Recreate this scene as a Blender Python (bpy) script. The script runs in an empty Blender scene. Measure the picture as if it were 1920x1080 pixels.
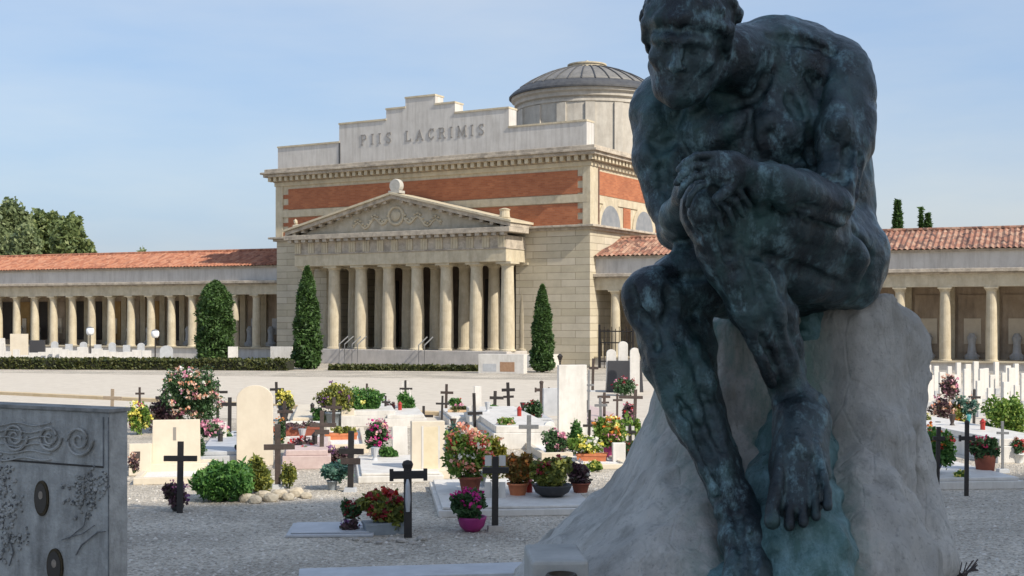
import bpy, bmesh, math, random
import numpy as np
from mathutils import Vector, Matrix
R = math.radians
rnd = random.Random(7)
SC = bpy.context.scene
COL = SC.collection

# ------------------------------------------------------------ camera, sky, sun, exposure
H, F, HY = 2.4, 2370.0, 597.0          # eye height, focal length in pixels (1920 wide), horizon row
cam_d = bpy.data.cameras.new('camera'); cam = bpy.data.objects.new('camera', cam_d); COL.objects.link(cam)
cam.location = (0, 0, H); cam.rotation_euler = (R(90), 0, 0)
cam_d.sensor_width = 36; cam_d.lens = F / 1920 * 36; cam_d.shift_y = (HY - 540) / 1920
cam_d.clip_end = 3000; cam_d.clip_start = 0.05
SC.camera = cam
SUN_AZ, SUN_EL = math.atan2(.762, -.647), R(40)
W = bpy.data.worlds.new('World'); SC.world = W; W.use_nodes = True
nt = W.node_tree
sky = nt.nodes.new('ShaderNodeTexSky'); sky.sky_type = 'NISHITA'; sky.sun_disc = False
sky.sun_elevation = SUN_EL; sky.sun_rotation = SUN_AZ; sky.air_density = 1.2; sky.dust_density = 2.2; sky.ozone_density = 2.2
bg = nt.nodes['Background']; bg.inputs['Strength'].default_value = .107
wm = nt.nodes.new('ShaderNodeMix'); wm.data_type = 'RGBA'; wm.inputs[0].default_value = .62      # thin high haze over the whole sky
cn = nt.nodes.new('ShaderNodeTexNoise'); cn.inputs['Scale'].default_value = 1.6; cn.inputs['Detail'].default_value = 7; cn.inputs['Roughness'].default_value = .55
ct = nt.nodes.new('ShaderNodeTexCoord'); cm = nt.nodes.new('ShaderNodeMapping'); cm.inputs['Scale'].default_value = (1, 1, 4.5); cm.inputs['Rotation'].default_value = (.2, .1, .5)
nt.links.new(ct.outputs['Generated'], cm.inputs[0]); nt.links.new(cm.outputs[0], cn.inputs['Vector'])
cr_ = nt.nodes.new('ShaderNodeValToRGB'); cr_.color_ramp.elements[0].position = .42; cr_.color_ramp.elements[1].position = .72
cr_.color_ramp.elements[0].color = (2.0, 2.8, 4.25, 1); cr_.color_ramp.elements[1].color = (3.5, 3.75, 4.25, 1)
nt.links.new(cn.outputs['Fac'], cr_.inputs[0]); nt.links.new(cr_.outputs[0], wm.inputs[7])
nt.links.new(sky.outputs[0], wm.inputs[6]); nt.links.new(wm.outputs[2], bg.inputs['Color'])
sl = bpy.data.lights.new('sun', 'SUN'); sl.energy = 2.9; sl.angle = R(.6); sl.color = (1, .93, .82)
so = bpy.data.objects.new('sun', sl); COL.objects.link(so)
sdir = Vector((math.sin(SUN_AZ) * math.cos(SUN_EL), math.cos(SUN_AZ) * math.cos(SUN_EL), math.sin(SUN_EL)))
so.rotation_euler = sdir.to_track_quat('Z', 'Y').to_euler()
SC.view_settings.view_transform = 'Standard'; SC.view_settings.look = 'None'
SC.view_settings.exposure = 0.80; SC.view_settings.gamma = 1

# ------------------------------------------------------------ helpers
def G(px, py):                          # ground point seen at a photo pixel
    d = H * F / (py - HY); return Vector(((px - 960) / F * d, d, 0))
def P(px, py, d):
    return Vector(((px - 960) / F * d, d, H - (py - HY) / F * d))
def tag(o, label=None, cat=None, group=None, kind=None):
    if label: o['label'] = label
    if cat: o['category'] = cat
    if group: o['group'] = group
    if kind: o['kind'] = kind
    return o
def thing(name, label, cat, loc=(0, 0, 0), rz=0, group=None):
    o = bpy.data.objects.new(name, None); COL.objects.link(o); o.empty_display_size = .2
    o.location = loc; o.rotation_euler = (0, 0, rz)
    return tag(o, label, cat, group)
def link(name, me, parent=None, m=None, smooth=False):
    if m: me.materials.append(m)
    if smooth: me.polygons.foreach_set('use_smooth', [True] * len(me.polygons))
    o = bpy.data.objects.new(name, me); COL.objects.link(o)
    if parent: o.parent = parent
    return o
def copy_tree(o, parent=None):
    c = o.copy(); COL.objects.link(c); c.parent = parent
    for ch in list(o.children): copy_tree(ch, c)
    return c
class MB:
    def __init__(s): s.v = []; s.f = []
    def add(s, vs, fs):
        n = len(s.v); s.v += [tuple(v) for v in vs]; s.f += [tuple(i + n for i in f) for f in fs]; return s
    def box(s, x0, x1, y0, y1, z0, z1, t=0, M=None):
        vs = [(x0, y0, z0), (x1, y0, z0), (x1, y1, z0), (x0, y1, z0), (x0 + t, y0 + t, z1), (x1 - t, y0 + t, z1), (x1 - t, y1 - t, z1), (x0 + t, y1 - t, z1)]
        if M: vs = [M @ Vector(v) for v in vs]
        return s.add(vs, [(3, 2, 1, 0), (4, 5, 6, 7), (0, 1, 5, 4), (1, 2, 6, 5), (2, 3, 7, 6), (3, 0, 4, 7)])
    def lathe(s, cx, cy, prof, n=16, a0=0, cap=True, sx=1, sy=1):
        vs = []; fs = []; m = len(prof)
        for (r, z) in prof:
            for k in range(n):
                a = a0 + 2 * math.pi * k / n; vs.append((cx + r * math.cos(a) * sx, cy + r * math.sin(a) * sy, z))
        for i in range(m - 1):
            for k in range(n):
                k2 = (k + 1) % n; fs.append((i * n + k, i * n + k2, (i + 1) * n + k2, (i + 1) * n + k))
        if cap: fs.append(tuple(range((m - 1) * n, m * n))); fs.append(tuple(reversed(range(n))))
        return s.add(vs, fs)
    def prism(s, poly, y0, y1):          # poly in x,z counter-clockwise seen from -y, pushed along y
        n = len(poly); vs = [(x, y0, z) for x, z in poly] + [(x, y1, z) for x, z in poly]
        fs = [tuple(range(n)), tuple(reversed(range(n, 2 * n)))] + [((i + 1) % n, i, i + n, (i + 1) % n + n) for i in range(n)]
        return s.add(vs, fs)
    def prism_x(s, poly, x0, x1):        # poly in y,z pushed along x
        n = len(poly); vs = [(x1, y, z) for y, z in poly] + [(x0, y, z) for y, z in poly]
        fs = [tuple(range(n)), tuple(reversed(range(n, 2 * n)))] + [((i + 1) % n, i, i + n, (i + 1) % n + n) for i in range(n)]
        return s.add(vs, fs)
    def tube(s, pts, r, n=8, r1=None):
        pts = [Vector(p) for p in pts]; m = len(pts); vs = []; fs = []
        for i, p in enumerate(pts):
            t = (pts[min(i + 1, m - 1)] - pts[max(i - 1, 0)]).normalized()
            a = t.cross(Vector((0, 0, 1)))
            if a.length < .05: a = t.cross(Vector((0, 1, 0)))
            a.normalize(); b = t.cross(a); rr = r if r1 is None else r + (r1 - r) * i / (m - 1)
            for k in range(n):
                q = 2 * math.pi * k / n; vs.append(p + a * rr * math.cos(q) + b * rr * math.sin(q))
        for i in range(m - 1):
            for k in range(n):
                k2 = (k + 1) % n; fs.append((i * n + k, i * n + k2, (i + 1) * n + k2, (i + 1) * n + k))
        fs.append(tuple(reversed(range(n)))); fs.append(tuple(range((m - 1) * n, m * n)))
        return s.add(vs, fs)
    def lump(s, c, rx, ry, rz, seed=0, sub=1, amp=.18):
        bm = bmesh.new(); bmesh.ops.create_icosphere(bm, subdivisions=sub, radius=1); q = random.Random(seed)
        vs = []
        for v in bm.verts:
            k = 1 + q.uniform(-amp, amp); vs.append((c[0] + v.co.x * rx * k, c[1] + v.co.y * ry * k, c[2] + v.co.z * rz * k))
        fs = [tuple(v.index for v in f.verts) for f in bm.faces]; bm.free(); return s.add(vs, fs)
    def build(s, name, m, parent=None, smooth=False, bevel=0, fix=True):
        me = bpy.data.meshes.new(name); me.from_pydata(s.v, [], s.f)
        if fix:
            bm = bmesh.new(); bm.from_mesh(me); bmesh.ops.recalc_face_normals(bm, faces=bm.faces); bm.to_mesh(me); bm.free()
        me.update(); o = link(name, me, parent, m, smooth)
        if bevel:
            b = o.modifiers.new('bevel', 'BEVEL'); b.width = bevel; b.segments = 2; b.limit_method = 'ANGLE'
        return o

# ------------------------------------------------------------ materials
MATS = {}
def mat(name, c, rough=.8, c2=None, scale=4, bump=0, bscale=20, metal=0, stain=None, stain_amt=.5, stain_scale=(1, 1, .25), coord='Object', detail=8):
    if name in MATS: return MATS[name]
    m = bpy.data.materials.new(name); m.use_nodes = True; t = m.node_tree; N = t.nodes; L = t.links
    b = N['Principled BSDF']; b.inputs['Roughness'].default_value = rough; b.inputs['Metallic'].default_value = metal
    tc = N.new('ShaderNodeTexCoord'); co = tc.outputs[coord]
    last = None
    c = (*c, 1)
    if c2:
        n = N.new('ShaderNodeTexNoise'); n.inputs['Scale'].default_value = scale; n.inputs['Detail'].default_value = detail; n.inputs['Roughness'].default_value = .65; L.new(co, n.inputs['Vector'])
        r = N.new('ShaderNodeValToRGB'); r.color_ramp.elements[0].position = .33; r.color_ramp.elements[1].position = .67
        r.color_ramp.elements[0].color = c; r.color_ramp.elements[1].color = (*c2, 1); L.new(n.outputs['Fac'], r.inputs[0]); last = r.outputs[0]
    if stain:
        mp = N.new('ShaderNodeMapping'); mp.inputs['Scale'].default_value = stain_scale; L.new(co, mp.inputs[0])
        n = N.new('ShaderNodeTexNoise'); n.inputs['Scale'].default_value = 2.2; n.inputs['Detail'].default_value = 9; n.inputs['Roughness'].default_value = .7; L.new(mp.outputs[0], n.inputs['Vector'])
        mr = N.new('ShaderNodeMapRange'); mr.inputs[1].default_value = .45; mr.inputs[2].default_value = .75; mr.inputs[4].default_value = stain_amt; L.new(n.outputs['Fac'], mr.inputs[0])
        mx = N.new('ShaderNodeMix'); mx.data_type = 'RGBA'; L.new(mr.outputs[0], mx.inputs[0])
        if last: L.new(last, mx.inputs[6])
        else: mx.inputs[6].default_value = c
        mx.inputs[7].default_value = (*stain, 1); last = mx.outputs[2]
    if last: L.new(last, b.inputs['Base Color'])
    else: b.inputs['Base Color'].default_value = c
    if bump:
        n = N.new('ShaderNodeTexNoise'); n.inputs['Scale'].default_value = bscale; n.inputs['Detail'].default_value = 6; L.new(co, n.inputs['Vector'])
        bp = N.new('ShaderNodeBump'); bp.inputs['Strength'].default_value = bump; bp.inputs['Distance'].default_value = .02; L.new(n.outputs['Fac'], bp.inputs['Height']); L.new(bp.outputs[0], b.inputs['Normal'])
    MATS[name] = m; return m
def palette(name, cols, rough=.6, trans=True):      # every leaf or petal takes its own colour
    if name in MATS: return MATS[name]
    m = bpy.data.materials.new(name); m.use_nodes = True; t = m.node_tree; N = t.nodes; L = t.links
    b = N['Principled BSDF']; b.inputs['Roughness'].default_value = rough
    g = N.new('ShaderNodeNewGeometry'); r = N.new('ShaderNodeValToRGB'); cr = r.color_ramp; cr.interpolation = 'LINEAR'
    k = len(cols); cr.elements[0].color = (*cols[0], 1); cr.elements[1].color = (*cols[-1], 1)
    for i in range(1, k - 1): e = cr.elements.new(i / (k - 1)); e.color = (*cols[i], 1)
    L.new(g.outputs['Random Per Island'], r.inputs[0]); L.new(r.outputs[0], b.inputs['Base Color'])
    if trans:
        tr = N.new('ShaderNodeBsdfTranslucent'); L.new(r.outputs[0], tr.inputs[0]); mx = N.new('ShaderNodeMixShader'); mx.inputs[0].default_value = .3
        L.new(b.outputs[0], mx.inputs[1]); L.new(tr.outputs[0], mx.inputs[2]); L.new(mx.outputs[0], N['Material Output'].inputs[0])
    MATS[name] = m; return m
def coursed(name, c, c2, mortar, bw, rh, rough=.85, mort=.012, bump=.5, squash=True, stain=(.12, .1, .08), stain_amt=.35):  # courses of blocks or bricks
    m = bpy.data.materials.new(name); m.use_nodes = True; t = m.node_tree; N = t.nodes; L = t.links
    b = N['Principled BSDF']; b.inputs['Roughness'].default_value = rough
    tc = N.new('ShaderNodeTexCoord'); sp = N.new('ShaderNodeSeparateXYZ'); L.new(tc.outputs['Object'], sp.inputs[0])
    ad = N.new('ShaderNodeMath'); ad.operation = 'ADD'; L.new(sp.outputs[0], ad.inputs[0]); L.new(sp.outputs[1], ad.inputs[1])
    cb = N.new('ShaderNodeCombineXYZ'); L.new(ad.outputs[0], cb.inputs[0]); L.new(sp.outputs[2], cb.inputs[1])
    br = N.new('ShaderNodeTexBrick'); br.inputs['Scale'].default_value = 1; br.inputs['Brick Width'].default_value = bw; br.inputs['Row Height'].default_value = rh
    br.inputs['Mortar Size'].default_value = mort; br.inputs['Mortar Smooth'].default_value = .3; br.inputs['Bias'].default_value = 0
    br.inputs['Color1'].default_value = (*c, 1); br.inputs['Color2'].default_value = (*c2, 1); br.inputs['Mortar'].default_value = (*mortar, 1); L.new(cb.outputs[0], br.inputs['Vector'])
    n = N.new('ShaderNodeTexNoise'); n.inputs['Scale'].default_value = .9; n.inputs['Detail'].default_value = 10; n.inputs['Roughness'].default_value = .7; L.new(tc.outputs['Object'], n.inputs['Vector'])
    mr = N.new('ShaderNodeMapRange'); mr.inputs[1].default_value = .42; mr.inputs[2].default_value = .78; mr.inputs[4].default_value = stain_amt; L.new(n.outputs['Fac'], mr.inputs[0])
    mx = N.new('ShaderNodeMix'); mx.data_type = 'RGBA'; L.new(mr.outputs[0], mx.inputs[0]); L.new(br.outputs['Color'], mx.inputs[6]); mx.inputs[7].default_value = (*stain, 1); L.new(mx.outputs[2], b.inputs['Base Color'])
    bp = N.new('ShaderNodeBump'); bp.inputs['Strength'].default_value = bump; bp.inputs['Distance'].default_value = .03; bp.invert = True; L.new(br.outputs['Fac'], bp.inputs['Height']); L.new(bp.outputs[0], b.inputs['Normal'])
    MATS[name] = m; return m

STONE = mat('weathered_limestone', (.47, .40, .275), .85, (.58, .51, .375), 3, .25, 14, stain=(.20, .16, .12), stain_amt=.5)
DRUM = mat('drum_stone', (.42, .38, .32), .85, (.52, .48, .41), 2, .2, 10, stain=(.24, .21, .17), stain_amt=.5)
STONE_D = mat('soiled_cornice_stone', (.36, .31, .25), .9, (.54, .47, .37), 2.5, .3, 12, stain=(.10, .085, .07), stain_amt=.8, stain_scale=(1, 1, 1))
ATTIC = mat('attic_render', (.50, .475, .44), .85, (.58, .555, .515), 1.4, .12, 9, stain=(.26, .235, .20), stain_amt=.55, stain_scale=(2, 2, .2))
ASHLAR = coursed('coursed_tuff', (.48, .42, .30), (.58, .515, .395), (.28, .23, .16), 1.6, .36, mort=.014, bump=.5)
BRICK = coursed('red_brick', (.34, .105, .042), (.45, .16, .068), (.34, .17, .10), .28, .085, mort=.008, bump=.2, stain=(.16, .05, .028), stain_amt=.55)
LEAD = mat('lead_dome', (.13, .125, .115), .6, (.20, .19, .175), 2, .2, 6, stain=(.26, .24, .2), stain_amt=.6, stain_scale=(3, 3, .3))
LEAD_D = mat('lead_eave', (.045, .045, .048), .6, (.08, .08, .08), 3)
DARKWOOD = mat('dark_door_wood', (.022, .017, .014), .7, (.04, .03, .024), 5)
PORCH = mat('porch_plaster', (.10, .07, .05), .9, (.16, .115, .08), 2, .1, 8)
OCHRE = mat('ochre_plaster', (.32, .19, .07), .9, (.42, .28, .12), 2, .1, 8)
GALL = mat('gallery_plaster', (.36, .28, .20), .9, (.46, .37, .28), 1.5, .1, 8, stain=(.08, .06, .05), stain_amt=.6)
IRON = mat('black_iron', (.012, .010, .010), .55, (.03, .024, .02), 14, .1, 60)
IRON_G = mat('grey_iron', (.13, .135, .14), .5, (.2, .2, .2), 20)
RUSTIRON = mat('brown_iron', (.035, .026, .022), .6, (.075, .05, .04), 18, .1, 60)
WHITE_M = mat('white_marble', (.60, .57, .52), .55, (.70, .67, .62), 5, .06, 30, stain=(.40, .37, .32), stain_amt=.65, stain_scale=(2, 2, .4))
GREY_M = mat('grey_marble', (.40, .41, .42), .5, (.52, .53, .54), 4, .05, 30, stain=(.25, .25, .25), stain_amt=.4)
CREAM_M = mat('cream_marble', (.60, .52, .40), .6, (.68, .60, .47), 4, .05, 25, stain=(.55, .47, .36), stain_amt=.4, stain_scale=(2, 2, .5))
SOIL = mat('dark_soil', (.03, .022, .015), .95, (.06, .045, .03), 30, .5, 60)
TERRA = mat('terracotta', (.50, .15, .06), .8, (.60, .21, .09), 10, .1, 40)
TERRA_D = mat('dark_terracotta', (.20, .055, .03), .8, (.28, .08, .045), 10, .1, 40)

def tiles(name, dark=0):
    m = bpy.data.materials.new(name); m.use_nodes = True; t = m.node_tree; N = t.nodes; L = t.links
    b = N['Principled BSDF']; b.inputs['Roughness'].default_value = .85
    tc = N.new('ShaderNodeTexCoord'); mp = N.new('ShaderNodeMapping'); L.new(tc.outputs['Object'], mp.inputs[0])
    mp.inputs['Scale'].default_value = (4.2, 2.6, 2.6)
    vo = N.new('ShaderNodeTexVoronoi'); vo.inputs['Scale'].default_value = 1.2; vo.inputs['Randomness'].default_value = .75; L.new(mp.outputs[0], vo.inputs['Vector'])
    sp = N.new('ShaderNodeSeparateColor'); L.new(vo.outputs['Color'], sp.inputs[0])
    r = N.new('ShaderNodeValToRGB'); cr = r.color_ramp; cols = [(.09, .05, .038), (.22, .10, .065), (.32, .15, .095), (.40, .25, .17), (.16, .08, .055)] if dark else [(.20, .075, .042), (.32, .12, .065), (.37, .15, .08), (.41, .20, .12), (.26, .10, .06)]
    cr.elements[0].color = (*cols[0], 1); cr.elements[1].color = (*cols[-1], 1)
    for i in (1, 2, 3): e = cr.elements.new(i / 4); e.color = (*cols[i], 1)
    L.new(sp.outputs[0], r.inputs[0]); L.new(r.outputs[0], b.inputs['Base Color'])
    MATS[name] = m; return m
TILE = tiles('terracotta_roof_tiles'); TILE_D = tiles('aged_terracotta_roof_tiles', 1)

def gravel_mat():
    m = bpy.data.materials.new('gravel'); m.use_nodes = True; t = m.node_tree; N = t.nodes; L = t.links
    b = N['Principled BSDF']; b.inputs['Roughness'].default_value = .9
    tc = N.new('ShaderNodeTexCoord')
    vo = N.new('ShaderNodeTexVoronoi'); vo.inputs['Scale'].default_value = 36; L.new(tc.outputs['Object'], vo.inputs['Vector'])
    sp = N.new('ShaderNodeSeparateColor'); L.new(vo.outputs['Color'], sp.inputs[0])
    r = N.new('ShaderNodeValToRGB'); cr = r.color_ramp
    cols = [(.31, .27, .215), (.45, .395, .315), (.55, .485, .39), (.62, .55, .45), (.72, .655, .55)]
    cr.elements[0].color = (*cols[0], 1); cr.elements[1].color = (*cols[-1], 1)
    for i in (1, 2, 3): e = cr.elements.new(i / 4); e.color = (*cols[i], 1)
    L.new(sp.outputs[0], r.inputs[0])
    n = N.new('ShaderNodeTexNoise'); n.inputs['Scale'].default_value = .6; n.inputs['Detail'].default_value = 7; L.new(tc.outputs['Object'], n.inputs['Vector'])
    mr = N.new('ShaderNodeMapRange'); mr.inputs[1].default_value = .35; mr.inputs[2].default_value = .7; mr.inputs[3].default_value = .72; mr.inputs[4].default_value = 1.12; L.new(n.outputs['Fac'], mr.inputs[0])
    vm = N.new('ShaderNodeVectorMath'); vm.operation = 'SCALE'; L.new(r.outputs[0], vm.inputs[0]); L.new(mr.outputs[0], vm.inputs['Scale']); L.new(vm.outputs[0], b.inputs['Base Color'])
    bp = N.new('ShaderNodeBump'); bp.inputs['Strength'].default_value = .9; bp.inputs['Distance'].default_value = .03; bp.invert = True; L.new(vo.outputs['Distance'], bp.inputs['Height']); L.new(bp.outputs[0], b.inputs['Normal'])
    return m
GRAVEL = gravel_mat()

# ------------------------------------------------------------ ground
gm = MB(); gm.add([(-900, -300, 0), (900, -300, 0), (900, 1500, 0), (-900, 1500, 0)], [(0, 1, 2, 3)])
tag(gm.build('ground', GRAVEL), kind='structure')
# pebbles lying on the gravel in the near part of the view
def pebbles():
    q = np.random.default_rng(3); n = 9000
    d = 11.2 + 12 * q.random(n) ** 1.5; x = (q.random(n) * 2 - 1) * .43 * d; r = .010 + .016 * q.random(n) ** 2
    base = np.array([(1, 0, 0), (.3, .95, 0), (-.8, .6, 0), (-.8, -.6, 0), (.3, -.95, 0), (.1, .1, .75)])
    a = q.random(n) * 6.283; ca, sa = np.cos(a), np.sin(a)
    V = np.repeat(base[None], n, 0) * (r[:, None, None] * (.7 + .6 * q.random((n, 6, 1)))); 
    X = V[..., 0] * ca[:, None] - V[..., 1] * sa[:, None] + x[:, None]; Y = V[..., 0] * sa[:, None] + V[..., 1] * ca[:, None] + d[:, None]; Z = V[..., 2]
    vs = np.stack([X, Y, Z], -1).reshape(-1, 3); fb = np.array([(0, 1, 5), (1, 2, 5), (2, 3, 5), (3, 4, 5), (4, 0, 5)])
    fs = (fb[None] + np.arange(n)[:, None, None] * 6).reshape(-1, 3)
    me = bpy.data.meshes.new('gravel_pebbles'); me.from_pydata(vs.tolist(), [], fs.tolist())
    tag(link('gravel_pebbles', me, None, palette('pebble_stone', [(.26, .235, .20), (.42, .385, .33), (.5, .46, .40), (.66, .62, .56)], .9, False)), 'loose pale pebbles scattered over the gravel', 'gravel', kind='stuff')
pebbles()
# ------------------------------------------------------------ domed chapel
def axes(px, d, ang):                    # local frame of a facade: origin on the ground, x along the wall, y into it
    return Vector(((px - 960) / F * d, d, 0)), ang
class Frame:
    def __init__(s, o, ang):
        s.o = o; s.a = ang; s.U = Vector((math.cos(ang), math.sin(ang), 0)); s.V = Vector((-math.sin(ang), math.cos(ang), 0))
    def u(s, px, v=0):                   # position along the wall that a photo column falls on
        k = (px - 960) / F; q = s.o + s.V * v
        return (k * q.y - q.x) / (s.U.x - k * s.U.y)
    def d(s, u, v=0): return (s.o + s.U * u + s.V * v).y
    def z(s, py, u, v=0): return H + (HY - py) * s.d(u, v) / F
    def vpx(s, px, u=0):
        k = (px - 960) / F; q = s.o + s.U * u
        return (k * q.y - q.x) / (s.V.x - k * s.V.y)
MF = Frame(Vector(((1106 - 960) / F * 62, 62, 0)), R(-30.3))
WL = MF.u(519)                            # left end of the block (negative)
ch = thing('domed_chapel', 'domed brick and stone chapel with columned portico and Latin inscription', 'chapel', MF.o, MF.a)
DEP = 32
# portico geometry
PE = MF.u(985)                            # right end, on the wall plane
pv = -1.0
for _ in range(40):
    k = (949 - 960) / F; q = MF.o + MF.U * PE; pv = (k * q.y - q.x) / (MF.V.x - k * MF.V.y)
PV = pv
PL = MF.u(552, PV)
zst, zpod = 6.77, .72
# walls, with the porch opening left out of the front
IN = 5.0
w = MB()
w.box(WL, PL + .7, 0, DEP, 0, zst); w.box(PE - .55, 0, 0, DEP, 0, zst)
w.box(PL + .7, PE - .55, IN, DEP, 0, zst)
w.box(PL + .7, PE - .55, 0, IN, 5.35, zst)
w.build('wall', ASHLAR, ch)
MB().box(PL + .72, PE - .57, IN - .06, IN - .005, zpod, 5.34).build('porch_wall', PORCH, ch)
MB().box(WL + .01, -.01, .01, DEP - .01, zst + .24, 10.3).build('upper_wall', STONE, ch)
def ring(m, x0, x1, y0, y1, z0, z1, p, q=None):  # band around the block, projecting p
    m.box(x0 - p, x1 + p, y0 - p, y1 + p, z0, z1)
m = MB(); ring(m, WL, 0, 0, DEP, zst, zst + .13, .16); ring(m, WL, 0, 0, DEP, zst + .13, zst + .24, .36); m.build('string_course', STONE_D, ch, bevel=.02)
zb = [6.99, 8.10, 8.55, 9.72]
# brick panels on the front and the side
e0, e1 = MF.u(541), MF.u(1083)
def panel(m, x0, x1, z0, z1, toothed=True):
    m.box(x0, x1, -.02, .005, z0, z1)
    if toothed:
        n = 4; h = (z1 - z0) / n
        for i in range(n):
            if i % 2 == 0:
                m.box(x0 - .36, x0, -.02, .005, z0 + i * h + .05, z0 + (i + 1) * h - .02); m.box(x1, x1 + .36, -.02, .005, z0 + i * h + .05, z0 + (i + 1) * h - .02)
m = MB(); panel(m, e0, e1, zb[0] + .04, zb[1]); m.build('brick_panel', BRICK, ch)
m = MB(); panel(m, e0, e1, zb[2], zb[3]); m.build('brick_panel', BRICK, ch)
v0 = 1.0
m = MB()
for i in range(4):
    if i % 2 == 0: m.box(-.005, .02, v0 - .36, v0, 8.55 + i * .29 + .05, 8.55 + (i + 1) * .29 - .02)
m.box(-.005, .02, v0, DEP - 1, 8.55, 9.72); m.build('brick_panel', BRICK, ch)
# side lunettes
BR_LIT = BRICK
arc = lambda cx, cz, r, a0, a1, n: [(cx + r * math.cos(a0 + (a1 - a0) * i / n), cz + r * math.sin(a0 + (a1 - a0) * i / n)) for i in range(n + 1)]
cs = [2.2 + 4.1 * i for i in range(7)]
for i in range(6): MB().box(-.005, .02, cs[i] + 1.62, cs[i + 1] - 1.62, 6.99 + .05, 8.1).build('brick_panel', BRICK, ch)
for c in cs:
    fr = MB().prism_x(arc(c, 6.95, 1.42, 0, math.pi, 20), -.01, .07); f = fr.build('lunette_window', STONE, ch)
    MB().prism_x(arc(c, 6.97, 1.12, 0, math.pi, 20), .05, .078).build('pane', mat('dusty_pane', (.18, .19, .20), .35, (.27, .27, .27), 3), f)
# corner pilasters
MB().box(MF.u(1093), .05, -.05, .85, zst + .24, 9.9).build('corner_pilaster', STONE, ch, bevel=.015)
MB().box(WL - .05, MF.u(531), -.05, .85, zst + .24, 9.9).build('corner_pilaster', STONE, ch, bevel=.015)
m = MB(); m.box(e0 - .6, e1 + .6, -.06, 0, zb[1] + .03, zb[2] - .03); m.box(0, .05, .86, DEP, zb[1] + .03, zb[2] - .03); m.build('stone_band', STONE, ch)
# entablature and cornice
m = MB(); ring(m, WL, 0, 0, DEP, 9.901, 10.12, .10); m.build('frieze', STONE, ch, bevel=.015)
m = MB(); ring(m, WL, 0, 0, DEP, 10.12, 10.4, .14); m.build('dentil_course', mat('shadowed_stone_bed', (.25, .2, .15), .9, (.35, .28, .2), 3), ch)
m = MB(); x = WL - .3
while x < .3: m.box(x, x + .2, -.42, -.1, 10.16, 10.4); x += .40
y = -.3
while y < DEP: m.box(.1, .42, y, y + .2, 10.16, 10.4); y += .40
o = m.build('dentils', STONE, ch); o['kind'] = 'stuff'
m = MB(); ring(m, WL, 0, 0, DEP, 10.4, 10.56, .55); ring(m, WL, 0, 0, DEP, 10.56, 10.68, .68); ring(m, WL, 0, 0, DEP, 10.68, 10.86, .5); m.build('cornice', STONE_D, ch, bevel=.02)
MB().box(WL + .5, -.5, .95, DEP - .2, 10.5, 11.02).build('flat_roof', LEAD, ch)
# stepped attic with the inscription
AV, AT = .2, .78
zt = lambda px, py: MF.z(py, MF.u(px, AV), AV)
ux = lambda px: MF.u(px, AV)
zb0 = 10.86
z1 = (zt(530, 277) + zt(1090, 228)) / 2; z2 = (zt(660, 233) + zt(930, 204)) / 2; z3 = (zt(740, 204) + zt(850, 194)) / 2; z4 = zt(790, 182)
xs = [ux(521), ux(636), ux(724), ux(760), ux(816), ux(853), ux(954), ux(1100)]
poly = [(xs[0], zb0), (xs[7], zb0), (xs[7], z1), (xs[6], z1), (xs[6], z2), (xs[5], z2), (xs[5], z3), (xs[4], z3), (xs[4], z4), (xs[3], z4), (xs[3], z3), (xs[2], z3), (xs[2], z2), (xs[1], z2), (xs[1], z1), (xs[0], z1)]
def steps(m, a, b, zz): m.box(a, b, AV, AV + AT, zb0, zz)
m = MB()
steps(m, xs[0], xs[1], z1); steps(m, xs[1], xs[2], z2); steps(m, xs[2], xs[3], z3); steps(m, xs[3], xs[4], z4); steps(m, xs[4], xs[5], z3); steps(m, xs[5], xs[6], z2); steps(m, xs[6], xs[7], z1)
at = m.build('attic_parapet', ATTIC, ch)
m = MB()
for a, b, zz in ((0, 1, z1), (1, 2, z2), (2, 3, z3), (3, 4, z4), (4, 5, z3), (5, 6, z2), (6, 7, z1)):
    m.box(xs[a] - .02, xs[b] + .02, AV - .05, AV + AT + .05, zz, zz + .09)
m.build('coping', STONE, ch)
m = MB()
m.box(xs[1] - .02, xs[1] + .08, AV - .03, AV, zb0, z1); m.build('joint', LEAD_D, ch)
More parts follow.
